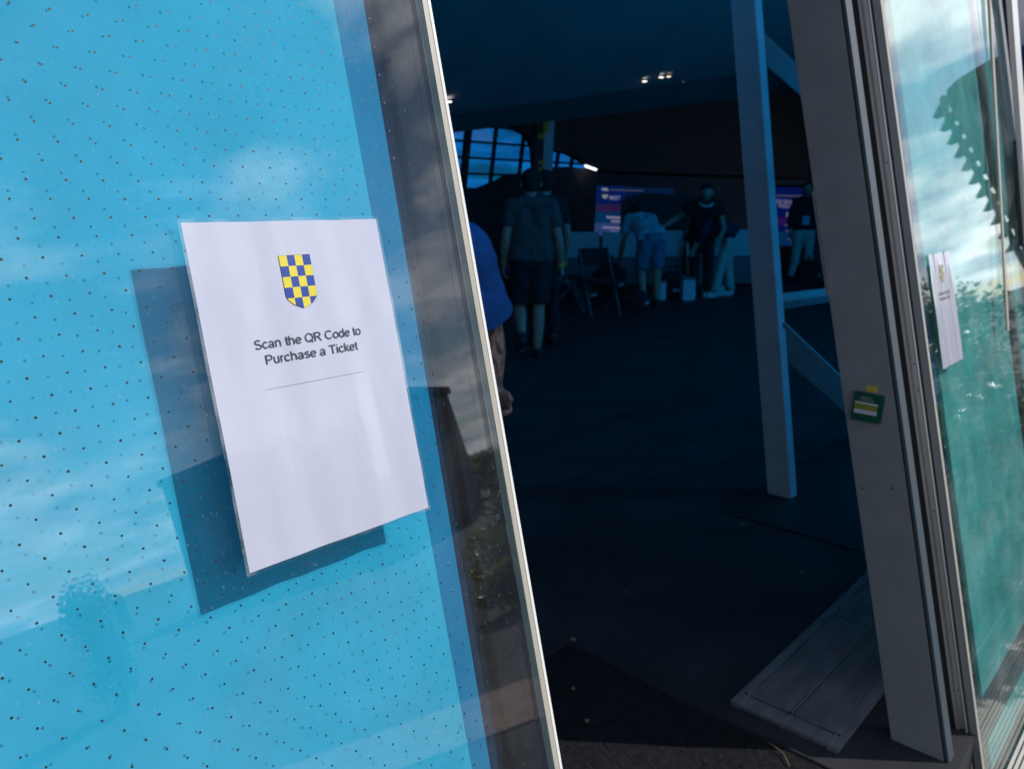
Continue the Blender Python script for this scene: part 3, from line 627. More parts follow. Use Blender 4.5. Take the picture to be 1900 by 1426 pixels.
# dark soffit in front of it (curved lower edge) and dark sloping partitions below
def far_poly(name, label, cat, m, pix, Y, th):
    pts = [atY(x, y, Y) for x, y in pix]; c = np.mean(pts, axis=0); c[2] = 0
    t = thing(name, label, cat, tuple(c)); MB().poly([p - c for p in pts], (0, th, 0)).build('panel', m, t); return t
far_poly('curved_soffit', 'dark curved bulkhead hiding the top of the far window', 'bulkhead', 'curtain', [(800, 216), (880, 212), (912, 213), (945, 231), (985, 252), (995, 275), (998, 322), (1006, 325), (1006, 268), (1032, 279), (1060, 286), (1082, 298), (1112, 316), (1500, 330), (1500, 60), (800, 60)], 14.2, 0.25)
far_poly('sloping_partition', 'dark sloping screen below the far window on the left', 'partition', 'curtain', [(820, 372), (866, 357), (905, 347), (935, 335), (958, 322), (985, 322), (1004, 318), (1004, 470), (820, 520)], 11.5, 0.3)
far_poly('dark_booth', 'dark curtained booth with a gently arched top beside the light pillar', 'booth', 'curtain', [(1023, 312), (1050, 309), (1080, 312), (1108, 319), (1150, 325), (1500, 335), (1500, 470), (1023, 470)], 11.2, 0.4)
# light pillar with green lettering strip
pb = atY(1016, 420, 10.0); pb[2] = 0
pl = thing('sign_pillar', 'tall pale pillar with faint green letters beside the far window', 'pillar', tuple(pb))
q = [atY(x, y, 10.0) - pb for x, y in ((1012, 207), (1030, 207), (1016.5, 470), (1001, 470))]
MB().poly(q, (0.03, 0.12, 0)).build('pale_face', 'white_panel', pl)
q = [atY(x, y, 10.0) - pb for x, y in ((996, 209), (1011.6, 207), (1000.6, 470), (986, 470))]
MB().poly(q, (0.03, 0.12, 0)).build('dark_face', 'curtain', pl)
MT['green_sign'] = mat('green_letters', (0.10, 0.20, 0.03), 0.6, emit=((0.10, 0.20, 0.02), 0.05))
gm = MB()
ar = [atY(x, y, 9.97) - pb for x, y in ((1001, 221), (1009, 222), (1013, 232), (1013, 244), (1008, 252), (1001, 255))]
gm.tube(ar, 0.05, 6)
for y in (301, 314, 333): gm.bar(atY(999, y, 9.97) - pb, atY(1010, y, 9.97) - pb, 0.02, 0.07)
gm.build('lettering', 'green_sign', pl)

# lamps in the ceiling
def lamp(x, y, z, r, m, label):
    p = soffit(x, y, 0.03); t = thing('ceiling_spotlight', label, 'lamp', tuple(p), group='ceiling spotlights')
    MB().tube([(0, 0, 0), (0, 0, -0.02)], [r, r * 0.95], 20).build('diffuser', m, t)
    MB().tube([(0, 0, 0.02), (0, 0, -0.012)], [r * 1.15, r * 1.15], 20, cap=False).build('rim', 'lamp_rim', t)
lamp(830.5, 187, 0, 0.060, 'lamp', 'round white ceiling lamp peeking past the glass edge')
lamp(1196, 149.5, 0, 0.036, 'lamp', 'leftmost of the three small bright ceiling spots')
lamp(1227, 142, 0, 0.036, 'lamp', 'middle white one of the three small ceiling spots')
lamp(1241, 140.5, 0, 0.032, 'lamp_warm', 'warm tinted rightmost of the three ceiling spots')
lamp(1268, 150, 0, 0.022, 'lamp_dim', 'faint bluish ceiling spot right of the three bright ones')
p0, p1 = atY(1086, 308, 11.0), atY(1106, 315, 11.0); c = (p0 + p1) / 2
t = thing('strip_light', 'short bright tube light above the dark booth', 'lamp', tuple(c))
MB().tube([p0 - c, p1 - c], 0.022, 10).build('tube', 'lamp', t)
MB().bar(p0 - c + np.array([0, .05, .05]), p1 - c + np.array([0, .05, .05]), 0.06, 0.04).build('housing', 'lamp_rim', t)

# ------------------------------------------------------------------ screens
def facing(name, label, cat, x, y, depth, group=None):    # upright thing square to the camera at a ground distance
    r = ray(x, y); h = math.hypot(r[0], r[1]); p = CO + r * (depth / h)
    az = math.atan2(VH[1], VH[0]); return thing(name, label, cat, (p[0], p[1], 0), (0, 0, az - math.pi / 2), group), p
def loc_of(t, x, y):
    """photo point -> local coordinates on the upright face of t"""
    n = np.array([math.cos(t.rotation_euler.z + math.pi / 2), math.sin(t.rotation_euler.z + math.pi / 2), 0]); p = hitp(x, y, n, n @ np.array(t.location))
    d = p - np.array(t.location); a = t.rotation_euler.z; return d[0] * math.cos(a) + d[1] * math.sin(a), d[2]
def emis(name, col, s): return mat(name, (0.01, 0.01, 0.012), 0.35, emit=(col, s))
MT['led_navy'] = emis('led_navy', (0.001, 0.007, 0.105), 0.60); MT['led_purple'] = emis('led_purple', (0.030, 0.008, 0.105), 0.55)
MT['led_maroon'] = emis('led_maroon', (0.036, 0.012, 0.085), 0.5); MT['led_blue'] = emis('led_blue', (0.001, 0.034, 0.13), 0.6); MT['led_pale'] = emis('led_pale', (0.030, 0.065, 0.22), 0.6)
MT['led_text'] = emis('led_text', (0.28, 0.26, 0.46), 0.55); MT['led_dim'] = emis('led_dim', (0.10, 0.10, 0.20), 0.4); MT['led_cream'] = emis('led_cream', (0.22, 0.24, 0.26), 0.7)
MT['screen_body'] = mat('screen_casing', (0.01, 0.01, 0.012), 0.5)
def face_quad(t, name, m, pts, y0, th=0.004, parent=None):
    ps = [loc_of(t, *q) for q in pts]; return MB().poly([(a, y0, b) for a, b in ps], (0, th, 0)).build(name, m, parent or t)
def face_text(t, body, p0, p1, h, m, y0):
    a, b = loc_of(t, *p0), loc_of(t, *p1); w = math.hypot(b[0] - a[0], b[1] - a[1]); v, f = text_mesh(body, w, h, 0.02); c, s = (b[0] - a[0]) / w, (b[1] - a[1]) / w
    MB().add([(a[0] + c * q[0] - s * q[1], y0, a[1] + s * q[0] + c * q[1]) for q in v], f).build('lettering', m, t)
sA, _ = facing('led_screen', 'left display screen with shield badge and purple glow', 'screen', 1150, 400, 15.5, 'display screens in the hall')
face_quad(sA, 'casing', 'screen_body', [(1106.5, 343), (1254, 348), (1254, 452), (1099, 440)], 0.006, 0.06)
face_quad(sA, 'display', 'led_navy', [(1107.5, 345), (1160, 346.5), (1160, 373), (1105.8, 373)], 0.0)
MT['led_dark'] = emis('led_dark', (0.0006, 0.004, 0.035), 0.6)
face_quad(sA, 'display', 'led_dark', [(1160.2, 346.5), (1250, 350), (1250, 373), (1160.2, 373)], 0.0)
face_quad(sA, 'display', 'led_maroon', [(1105.8, 379), (1268, 379), (1267, 393), (1105, 393)], 0.0)
face_quad(sA, 'display', 'led_navy', [(1105.9, 373.2), (1268, 373.2), (1268, 378.8), (1105.8, 378.8)], 0.0)
face_quad(sA, 'display', 'led_blue', [(1105, 393.2), (1267, 393.2), (1266, 413), (1103.7, 413)], 0.0)
face_quad(sA, 'display', 'led_pale', [(1103.7, 413.2), (1266, 413.2), (1266, 440), (1102.3, 437)], 0.0)
sh = [(1117, 361), (1128.5, 361), (1127.5, 366), (1122.5, 369.5), (1117.5, 366)]
face_quad(sA, 'shield_badge', 'led_cream', sh, -0.006, 0.003)
face_quad(sA, 'badge', 'led_cream', [(1115, 350.5), (1121, 348), (1126, 349), (1130.5, 353), (1126, 354.5), (1118, 353.5)], -0.006, 0.003)
face_text(sA, 'MEET', (1131, 370.5), (1151, 371), 0.075, 'led_text', -0.005)
for (a, b, y, hh) in ((1125, 1152, 403, 2.2), (1134, 1152, 410, 2.0), (1118, 1152, 422, 2.0), (1133, 1149, 429, 1.6), (1132, 1194, 352.6, 1.3)):
    face_quad(sA, 'text_line', 'led_text' if y != 352.6 else 'led_dim', [(a, y - hh), (b, y - hh + 1.2), (b, y + hh + 1.2), (a, y + hh)], -0.005, 0.002)
bd, _ = facing('black_backdrop', 'tall black board standing in front of the left screen', 'board', 1200, 420, 14.9)
face_quad(bd, 'panel', 'curtain', [(1153.5, 371), (1195, 358), (1275, 362), (1275, 476), (1149, 476)], 0.0, 0.08)
sB, _ = facing('led_screen', 'right display screen with Session text behind the post', 'screen', 1475, 400, 17.0, 'display screens in the hall')
face_quad(sB, 'casing', 'screen_body', [(1395, 341), (1600, 345), (1600, 458), (1395, 458)], 0.006, 0.06)
face_quad(sB, 'display', 'led_navy', [(1396, 346), (1599, 350), (1599, 403), (1396, 403)], 0.0)
face_quad(sB, 'display', 'led_purple', [(1396, 403.2), (1599, 403.2), (1599, 419), (1396, 419)], 0.0)
face_quad(sB, 'display', 'led_navy', [(1396, 419.2), (1599, 419.2), (1599, 430), (1396, 430)], 0.0)
face_quad(sB, 'display', 'led_blue', [(1396, 430.2), (1599, 430.2), (1599, 456), (1396, 456)], 0.0)
face_text(sB, 'AGE GROUP CHAMPIONSHIPS', (1437, 376.5), (1528, 382), 0.075, 'led_text', -0.006)
face_text(sB, 'WORLD MEET', (1443, 385), (1480, 387), 0.070, 'led_text', -0.006)
face_text(sB, 'Session', (1457.5, 402), (1492, 403.5), 0.085, 'led_text', -0.006)
for (a, b, y, hh) in ((1440, 1505, 363, 1.8), (1455, 1466, 417.5, 2), (1457, 1482, 428, 1.8), (1462, 1480, 443, 2.4), (1468, 1478, 452, 3.5)):
    face_quad(sB, 'text_line', 'led_dim', [(a, y - hh), (b, y - hh + 1.2), (b, y + hh + 1.2), (a, y + hh)], -0.006, 0.002)

# ------------------------------------------------------------------ low white boards, table, bags, boxes at the back
for k, (a, b, lb) in enumerate([(1040, 1112, 'low white fronted barrier board left of the black bag stand'), (1118, 1190, 'low white barrier board behind the bending man in shorts'), (1196, 1268, 'low white barrier board left of the person in black'), (1274, 1346, 'low white barrier board behind the navy topped man'), (1352, 1424, 'low white barrier board partly behind the raking post')]):
    bb, _ = facing('barrier_board', lb, 'barrier', (a + b) / 2, 470, 14.0, 'low white barrier boards')
    t0 = 431 - k * 1.0
    face_quad(bb, 'white_panel', 'white_panel', [(a, t0), (b, t0 - 1), (b, t0 + 46), (a, t0 + 47)], 0.0, 0.03)
    face_quad(bb, 'grey_panel', 'grey_panel', [(a, t0 + 47.4), (b, t0 + 46.4), (b, t0 + 98), (a, t0 + 98)], 0.01, 0.03)
    for x in (a + 6, b - 6): 
        u, zt_ = loc_of(bb, x, t0 + 97); MB().box((u - 0.02, -0.15, 0), (u + 0.02, 0.25, 0.04)).build('foot', 'black_stuff', bb)
def bag(px, py, w, h, d, label, m='black_stuff', rot=0.3):
    p = atz(px, py); t = thing('kit_bag', label, 'bag', tuple(p), (0, 0, rot), 'kit bags on the hall floor')
    b = MB().ball((0, 0, h * 0.5), (w / 2, d / 2, h * 0.52), 14); remesh(b.box((-w * .42, -d * .4, 0), (w * .42, d * .4, h * 0.75)), 'bag_body', m, 0.02, 4, t)
    MB().tube([(-w * .2, 0, h * .95), (-w * .12, 0, h * 1.18), (w * .12, 0, h * 1.18), (w * .2, 0, h * .95)], 0.018, 8).build('handle', m, t, smooth=True)
    MB().box((-w * .15, -d * .46, h * .25), (w * .15, -d * .42, h * .5)).build('patch', 'white_panel', t)
bag(1130, 545, 0.8, 0.5, 0.45, 'bulky black kit bag with pale patch below the left screen')
bag(1080, 560, 0.7, 0.36, 0.4, 'low black kit bag beside the grey shirted man')
bag(1180, 572, 0.5, 0.26, 0.35, 'small black bag at the feet of the bending man in shorts')
bag(1246, 552, 0.45, 0.40, 0.3, 'black bag between the bending man and person in black', rot=-0.4)
bag(1500, 522, 0.7, 0.4, 0.4, 'black bag right of the post by the person with a badge')
def folding_chair(px, py, label, rot):
    p = atz(px, py); t = thing('folding_chair', label, 'chair', tuple(p), (0, 0, rot), 'folding chairs at the back')
    MB().box((-0.21, -0.2, 0.43), (0.21, 0.2, 0.46)).build('seat', 'black_stuff', t, bevel=0.005)
    MB().box((-0.21, 0.19, 0.62), (0.21, 0.215, 0.84)).build('backrest', 'black_stuff', t, bevel=0.005)
    for sx in (-1, 1):
        MB().tube([(sx * .2, -0.24, 0), (sx * .2, 0.2, 0.84)], 0.013, 8).build('leg', 'lamp_rim', t)
        MB().tube([(sx * .2, 0.24, 0), (sx * .2, -0.15, 0.43)], 0.013, 8).build('leg', 'lamp_rim', t)
folding_chair(1052, 575, 'dark folding chair with pale legs behind the grey shirted man', 0.6)
folding_chair(1110, 583, 'dark folding chair with pale legs below the left screen', -0.5)
for x, y, w, h, lb in ((1223, 556, .16, .26, 'pale box standing on floor beside the bending man'), (1275, 556, .18, .30, 'pale box at left foot of the person in black'), (1322, 548, .28, .16, 'low pale box between the person in black and navy topped man'), (1262, 545, .10, .30, 'thin pale stand left of the person in black')):
    p = atz(x, y); t = thing('pale_box', lb, 'box', tuple(p), (0, 0, 0.8), 'pale boxes on the hall floor')
    MB().box((-w / 2, -w / 2, 0), (w / 2, w / 2, h)).build('carton', 'white_panel', t, bevel=0.004); MB().box((-w / 2 - .004, -w / 2 - .004, h), (w / 2 + .004, w / 2 + .004, h + .03)).build('lid', 'grey_panel', t, bevel=0.004)

# ================================================================== PEOPLE
def lerp(a, b, t): return Vector(a) * (1 - t) + Vector(b) * t
def hand_pts(mb, w, d, up, size=1.0, curl=0.5, side=1):
    """palm and five unequal curled fingers growing out of wrist w along d; up = back of the hand"""
    w, d, up = Vector(w), Vector(d).normalized(), Vector(up).normalized(); lat = d.cross(up).normalized() * side; up = lat.cross(d).normalized() * side; up = up if up.dot(Vector(up)) else up
    palm = w + d * 0.085 * size
    for k in (-1, 0, 1): mb.tube([w + lat * 0.012 * k, palm + lat * 0.026 * k], [0.022 * size, 0.017 * size], 8)
    for k, ln in enumerate((0.070, 0.080, 0.075, 0.058)):
        b = palm + lat * (0.030 - 0.020 * k) * size; p1 = b + (d * math.cos(curl) - up * math.sin(curl)) * ln * 0.45 * size
        p2 = p1 + (d * math.cos(curl * 2.3) - up * math.sin(curl * 2.3)) * ln * 0.33 * size; p3 = p2 + (d * math.cos(curl * 3.3) - up * math.sin(curl * 3.3)) * ln * 0.25 * size
        mb.tube([b - d * 0.01, p1, p2, p3], [0.0105 * size, 0.0098 * size, 0.009 * size, 0.0075 * size], 7)
    tb = w + d * 0.03 * size + lat * 0.024 * size; t1 = tb + (d * 0.6 + lat * 0.8) * 0.035 * size; t2 = t1 + (d * 0.9 + lat * 0.15 - up * 0.4) * 0.032 * size
    mb.tube([tb, t1, t2], [0.014 * size, 0.011 * size, 0.0085 * size], 7)
def person(label, loc, rz, J, shirt=None, legs=None, hair='hair_dark', shoes='shoe_white', skin='greyskin', vox=0.011, sleeve=0.62, scale=1.0, group=None, curlL=0.5, curlR=0.5, face=True, leg_len='long', armk=1.0, slv=0.074, hsz=1.0):
    t = thing('person', label, 'person', tuple(loc), (0, 0, rz), group); t.scale = (scale,) * 3
    j = {k: Vector(v) for k, v in J.items()}
    up = (j['neck'] - j['pelvis']).normalized()
    lat = (j['shR'] - j['shL']).normalized(); fwd = up.cross(lat).normalized()
    # body, one surface
    b = MB()
    for s in (-1, 1):
        b.tube([j['pelvis'] + lat * s * .075, lerp(j['pelvis'], j['neck'], .45) + lat * s * .06, lerp(j['pelvis'], j['neck'], .8) + lat * s * .085], [.105, .092, .098], 12)
    b.tube([j['shL'], lerp(j['shL'], j['shR'], .5) + up * .02, j['shR']], [.062, .085, .062], 12)
    b.tube([lerp(j['pelvis'], j['neck'], .9), j['neck'], j['head']], [.075, .056, .055], 10)
    hf = j['face'].normalized() if 'face' in j else fwd
    hu = (j['head'] - j['neck']).normalized(); hu = (hu - hf * hu.dot(hf)).normalized(); hl = hf.cross(hu)
    H = j['head']
    b.ball(H + hu * .03 - hf * .012, .094, 14); b.ball(H + hu * .0 + hf * .02, .080, 12); b.tube([H - hu * .03 + hf * .03, H - hu * .075 + hf * .052], [.062, .042], 10)
    b.tube([H + hu * .02 + hf * .088, H - hu * .018 + hf * .112], [.010, .017], 7)
    b.tube([H - hu * .052 + hf * .088 - hl * .018, H - hu * .052 + hf * .088 + hl * .018], .009, 7)
    for s in (-1, 1): b.ball(H + hl * s * .092 - hf * .008, (.016, .022, .032), 8); b.ball(H + hl * s * .034 + hf * .082 + hu * .030, .017, 8)
    for s in 'LR':
        b.tube([j['sh' + s], lerp(j['sh' + s], j['el' + s], .4), j['el' + s]], [.058 * armk, .053 * armk, .042 * armk], 12)
        b.tube([j['el' + s], lerp(j['el' + s], j['wr' + s], .3), j['wr' + s]], [.043 * armk, .046 * armk, .029 * armk], 12)
        d = (j['wr' + s] - j['el' + s]).normalized(); d = j.get('hd' + s, d); hand_pts(b, j['wr' + s], d, j.get('hu' + s, lat if s == 'R' else -lat), hsz, curlR if s == 'R' else curlL, 1 if s == 'R' else -1)
        b.tube([j['hip' + s], lerp(j['hip' + s], j['kn' + s], .4), j['kn' + s]], [.095, .082, .058], 12)
        b.tube([j['kn' + s], lerp(j['kn' + s], j['an' + s], .35), j['an' + s]], [.057, .060, .040], 12)
        b.tube([j['an' + s] - Vector((0, 0, .03)), j['to' + s]], [.042, .032], 10)
    remesh(b, 'body', skin, vox, 5, t)
    if hair:
        h = MB().ball(H + hu * .045 - hf * .030, .098, 14).ball(H - hu * .01 - hf * .045, (.082, .072, .07), 12); remesh(h, 'hair', hair, vox, 2, t)
    if shirt:
        m = MB(); hem = lerp(j['pelvis'], j['neck'], -.06)
        for s in (-1, 1):
            m.tube([hem + lat * s * .088, lerp(j['pelvis'], j['neck'], .2) + lat * s * .085, lerp(j['pelvis'], j['neck'], .5) + lat * s * .072, lerp(j['pelvis'], j['neck'], .8) + lat * s * .092], [.128, .126, .112, .112], 16)
        m.tube([hem, lerp(j['pelvis'], j['neck'], .5)], [.13, .12], 16)
        m.tube([j['shL'] + up * .005, lerp(j['shL'], j['shR'], .5) + up * .022, j['shR'] + up * .005], [.072 * (1 + (armk - 1) * 1.6), .094, .072 * (1 + (armk - 1) * 1.6)], 14)
        m.tube([lerp(j['pelvis'], j['neck'], .86), lerp(j['pelvis'], j['neck'], .985)], [.085, .068], 12)
        for s in 'LR':
            e = lerp(j['sh' + s], j['el' + s], min(sleeve, 1)); m.ball(j['sh' + s], max(.076, slv * .90), 14); m.tube([j['sh' + s], e], [max(.072, slv * .86), slv if sleeve <= 1 else .056], 14)
            if sleeve > 1: m.tube([j['el' + s], lerp(j['el' + s], j['wr' + s], sleeve - 1)], [.057, .042], 12)
        remesh(m, 'shirt', shirt, vox, 2 if vox < .008 else 4, t, fold=0.030 if vox < .008 else 0.040)
    if legs:
        m = MB()
        for s, sg in (('L', -1), ('R', 1)):
            m.tube([j['pelvis'] + up * .06 + lat * sg * .06, j['hip' + s]], [.118, .112], 14)
            if leg_len == 'short': m.tube([j['hip' + s], lerp(j['hip' + s], j['kn' + s], .93)], [.112, .096], 14)
            else:
                m.tube([j['hip' + s], j['kn' + s]], [.110, .078], 14); m.tube([j['kn' + s], lerp(j['kn' + s], j['an' + s], .95)], [.078, .062], 14)
        m.tube([j['hipL'], j['hipR']], .108, 14)
        remesh(m, 'shorts' if leg_len == 'short' else 'trousers', legs, vox, 4, t, fold=0.032)
    for s in 'LR':
        m = MB(); a, to = j['an' + s], j['to' + s]; dd = (to - a); dd.z = 0
        m.tube([a + Vector((0, 0, .0)), a - Vector((0, 0, .045))], [.048, .050], 12); m.tube([a - Vector((0, 0, .05)) - dd.normalized() * .03, lerp(a, to, .6) - Vector((0, 0, .012)), to + dd.normalized() * .03], [.043, .046, .036], 12)
        sh_ = remesh(m, 'shoe', shoes, max(vox, .009), 3, t)
    return t
for n, c in dict(hair_dark=(0.015, 0.012, 0.010), grey_tee=(0.055, 0.060, 0.062), dark_shorts=(0.012, 0.013, 0.018), blue_tee=(0.004, 0.11, 0.42), light_tee=(0.22, 0.42, 0.50), blue_shorts=(0.07, 0.16, 0.24),
                 black_top=(0.010, 0.010, 0.012), black_trouser=(0.012, 0.012, 0.014), navy_top=(0.008, 0.015, 0.045), cream_trouser=(0.42, 0.45, 0.40), shoe_white=(0.55, 0.58, 0.60), shoe_dark=(0.02, 0.02, 0.025)).items():
    MT[n] = mat(n, c, 0.85, noise=(14, 0.12), bump=(30, 0.25))
# tattooed skin
tm = mat('tattooed_skin', (0.40, 0.25, 0.19), 0.5); t_ = tm.node_tree; b_ = t_.nodes['Principled BSDF']; tcn = N(t_, 'ShaderNodeTexCoord')
mpn = N(t_, 'ShaderNodeMapping'); mpn.inputs['Scale'].default_value = (1, 1, 0.55); t_.links.new(tcn.outputs['Object'], mpn.inputs[0])
nn = N(t_, 'ShaderNodeTexNoise'); nn.inputs['Scale'].default_value = 26; nn.inputs['Detail'].default_value = 6; nn.inputs['Distortion'].default_value = 1.6; t_.links.new(mpn.outputs[0], nn.inputs['Vector'])
rpp = N(t_, 'ShaderNodeValToRGB'); e = rpp.color_ramp.elements; e[0].position = 0.44; e[0].color = (0.065, 0.058, 0.06, 1); e[1].position = 0.56; e[1].color = (0.42, 0.26, 0.20, 1)
t_.links.new(nn.outputs[0], rpp.inputs[0])
sx = N(t_, 'ShaderNodeSeparateXYZ'); t_.links.new(tcn.outputs['Object'], sx.inputs[0])
mr = N(t_, 'ShaderNodeMapRange'); mr.inputs['From Min'].default_value = 0.79; mr.inputs['From Max'].default_value = 0.83; t_.links.new(sx.outputs['Z'], mr.inputs['Value'])   # the tattoo ends above the wrist
mxx = N(t_, 'ShaderNodeMix', data_type='RGBA'); t_.links.new(mr.outputs[0], mxx.inputs['Factor']); mxx.inputs['A'].default_value = (0.42, 0.27, 0.22, 1); t_.links.new(rpp.outputs[0], mxx.inputs['B']); t_.links.new(mxx.outputs['Result'], b_.inputs['Base Color'])
MT['tattoo'] = tm

def stand(**kw):
    J = dict(pelvis=(0, 0, .96), neck=(0, .0, 1.49), head=(0, .03, 1.62), shL=(-.18, 0, 1.42), shR=(.18, 0, 1.42), elL=(-.25, -.03, 1.12), elR=(.25, -.03, 1.12), wrL=(-.27, .05, .87), wrR=(.27, .05, .87),
             hipL=(-.09, 0, .92), hipR=(.09, 0, .92), knL=(-.1, .02, .50), knR=(.1, .02, .50), anL=(-.1, -.02, .09), anR=(.1, -.02, .09), toL=(-.12, .15, .035), toR=(.12, .15, .035), face=(0, 1, 0))
    J.update(kw); return J
def bend(J, deg, keep=()):
    a = R_(deg); pv = Vector(J['pelvis']); c, s = math.cos(a), math.sin(a)
    for k in ('neck', 'head', 'shL', 'shR', 'elL', 'elR', 'wrL', 'wrR'):
        if k in keep: continue
        d = Vector(J[k]) - pv; J[k] = (pv.x + d.x, pv.y + d.y * c + d.z * s, pv.z - d.y * s + d.z * c)
    f = Vector(J['face']); J['face'] = (f.x, f.y * c + f.z * s, -f.y * s + f.z * c)
    return J
VAZ = math.atan2(VH[1], VH[0]) - math.pi / 2       # heading that looks straight away from the camera
# man in a grey T-shirt walking in
J = stand(hipL=(-.09, .0, .92), knL=(-.10, .07, .50), anL=(-.11, -.20, .27), toL=(-.12, -.16, .10), anR=(.06, .0, .09), toR=(.10, .17, .035), knR=(.08, .03, .5), wrR=(.30, .08, .86), elR=(.26, -.02, 1.12), elL=(-.24, -.04, 1.13), wrL=(-.25, .06, .88))
f0 = atz(985, 664)
pm_ = person('man in grey T-shirt and dark shorts walking away, yellow wristband', f0, VAZ + 0.10, J, 'grey_tee', 'dark_shorts', shoes='shoe_dark', vox=0.010, scale=0.97, leg_len='short', group='people in the hall')
MB().tube([(0.297, 0.070, .895), (0.299, 0.076, .872)], [.036, .035], 14).build('wristband', 'yellow', pm_)
MB().box((0.285, 0.10, .73), (0.297, 0.17, .80)).build('phone', 'blue', pm_)
# second man just beyond him
J = stand(); f1 = atz(1006, 640)
person('man in black standing close behind the grey shirted man', atz(1010, 640), VAZ + 0.5, J, 'black_top', 'black_trouser', shoes='shoe_dark', scale=0.98, group='people in the hall')
# man in royal blue T-shirt, tattooed arm, mostly hidden by the glass leaf
sh3 = np.array(atY(862, 466, 1.72)); e3 = np.array(atY(908, 618, 1.76)); w3 = np.array(atY(914, 718, 1.74)); base3 = np.array([sh3[0] - 0.155, sh3[1] + 0.13, 0.0])
def L3(p): return tuple(np.array(p) - base3)
dsh = L3(sh3)
J = stand(); 
J['shR'] = dsh; J['elR'] = L3(e3); J['wrR'] = L3(w3); J['shL'] = (-dsh[0] * .9, -dsh[1], dsh[2]); J['neck'] = (0, 0, dsh[2] + .07); J['head'] = (0.0, -.02, dsh[2] + .20); J['pelvis'] = (0.0, 0.0, .95)
J['elL'] = (-.25, .08, 1.08); J['wrL'] = (-.22, .1, .84); J['hdR'] = (0.45, -0.5, -0.75); J['huR'] = (1, -0.2, 0.2); J['face'] = (0.6, -0.8, 0)
J['hipL'] = (-.07, .06, .91); J['hipR'] = (.07, -.06, .91); J['knL'] = (-.07, .05, .5); J['knR'] = (.06, -.08, .5); J['anL'] = (-.08, .07, .09); J['anR'] = (.05, -.05, .09); J['toL'] = (.02, -.06, .035); J['toR'] = (.13, -.18, .035)
person('man in royal blue T-shirt with tattooed arm behind the glass edge', tuple(base3), 0, J, 'blue_tee', 'dark_shorts', shoes='shoe_dark', skin='tattoo', vox=0.0065, sleeve=0.80, slv=0.092, armk=1.14, leg_len='short', group='people in the hall', curlR=0.85, hsz=0.88)
# bending man, light T-shirt, blue shorts (back to us)
J = bend(stand(knL=(-.1, .10, .5), knR=(.1, .02, .5)), 62, ()); J['wrL'] = (-.24, .55, .62); J['elL'] = (-.26, .38, .88); J['wrR'] = (.2, .62, .60); J['elR'] = (.26, .40, .86)
person('man bending over in pale blue T-shirt and shorts', atz(1205, 568), VAZ + 0.25, J, 'light_tee', 'blue_shorts', shoes='shoe_dark', vox=0.012, leg_len='short', group='people in the hall')
# person all in black with a lanyard, leaning, facing us
J = bend(stand(), 26, ()); J['elL'] = (-.28, .22, 1.05); J['wrL'] = (-.20, .40, .88); J['elR'] = (.40, .12, 1.18); J['wrR'] = (.62, .20, 1.05)
px = person('person all in black with white lanyard leaning towards the floor', atz(1298, 552), VAZ + math.pi - 0.15, J, 'black_top', 'black_trouser', shoes='shoe_white', vox=0.012, sleeve=0.5, group='people in the hall')
v = Vector(J['neck']); MB().tube([v + Vector((-.09, .10, -.04)), v + Vector((-.05, .16, -.08)), v + Vector((.05, .16, -.08)), v + Vector((.09, .10, -.04))], 0.016, 8).build('lanyard', 'white_panel', px)
# bending person, navy top, cream trousers, seen from the side
J = bend(stand(anL=(-.1, .22, .09), toL=(-.12, .39, .035), knL=(-.1, .16, .5), anR=(.1, -.10, .09), toR=(.12, .07, .035), knR=(.1, -.02, .5)), 58, ()); J['elL'] = (-.24, .50, .98); J['wrL'] = (-.18, .62, .72); J['elR'] = (.24, .52, .98); J['wrR'] = (.2, .66, .74)
person('person bending sideways in navy top and cream trousers', atz(1348, 551), VAZ + math.pi / 2 + 0.1, J, 'navy_top', 'cream_trouser', vox=0.012, sleeve=1.6, group='people in the hall')
# person right of the post
J = stand(knL=(-.12, .02, .5), knR=(.12, .02, .5), anL=(-.16, -.02, .09), anR=(.16, -.02, .09), toL=(-.2, .15, .035), toR=(.2, .15, .035))
px = person('person in black top and pale trousers right of the post', atz(1484, 522), VAZ + math.pi + 0.1, J, 'black_top', 'cream_trouser', shoes='shoe_dark', vox=0.012, sleeve=1.7, group='people in the hall')
MB().box((-.02, .135, 1.02), (.11, .150, 1.17)).build('badge', 'light_tee', px)

# ================================================================== OUTSIDE, seen in the glass
def foliage(name, m, c, rad, n, size, parent=None, flat=0.0, seed=1):
    rnd = random.Random(seed); b = MB(); clumps = [(rnd.gauss(0, .42), rnd.gauss(0, .42), rnd.uniform(-.7, .8), rnd.uniform(.25, .5)) for _ in range(14)]
    for _ in range(n):
        k = rnd.choice(clumps); p = Vector((k[0] + rnd.gauss(0, k[3] * .6), k[1] + rnd.gauss(0, k[3] * .6), k[2] + rnd.gauss(0, k[3] * .55)))
        if p.length > 1.15: p *= 1.15 / p.length
        p = Vector((c[0] + p.x * rad[0], c[1] + p.y * rad[1], c[2] + p.z * rad[2])); s = size * rnd.uniform(.6, 1.3)
        e = Euler((rnd.uniform(-1.1, 1.1), rnd.uniform(-1.1, 1.1), rnd.uniform(0, 6.28))).to_matrix()
        b.add([p + e @ Vector(q) * s for q in ((-.5, 0, 0), (0, -.22, .06), (.5, 0, 0), (0, .22, .06))], [(0, 1, 2, 3)])
    return b.build(name, m, parent)
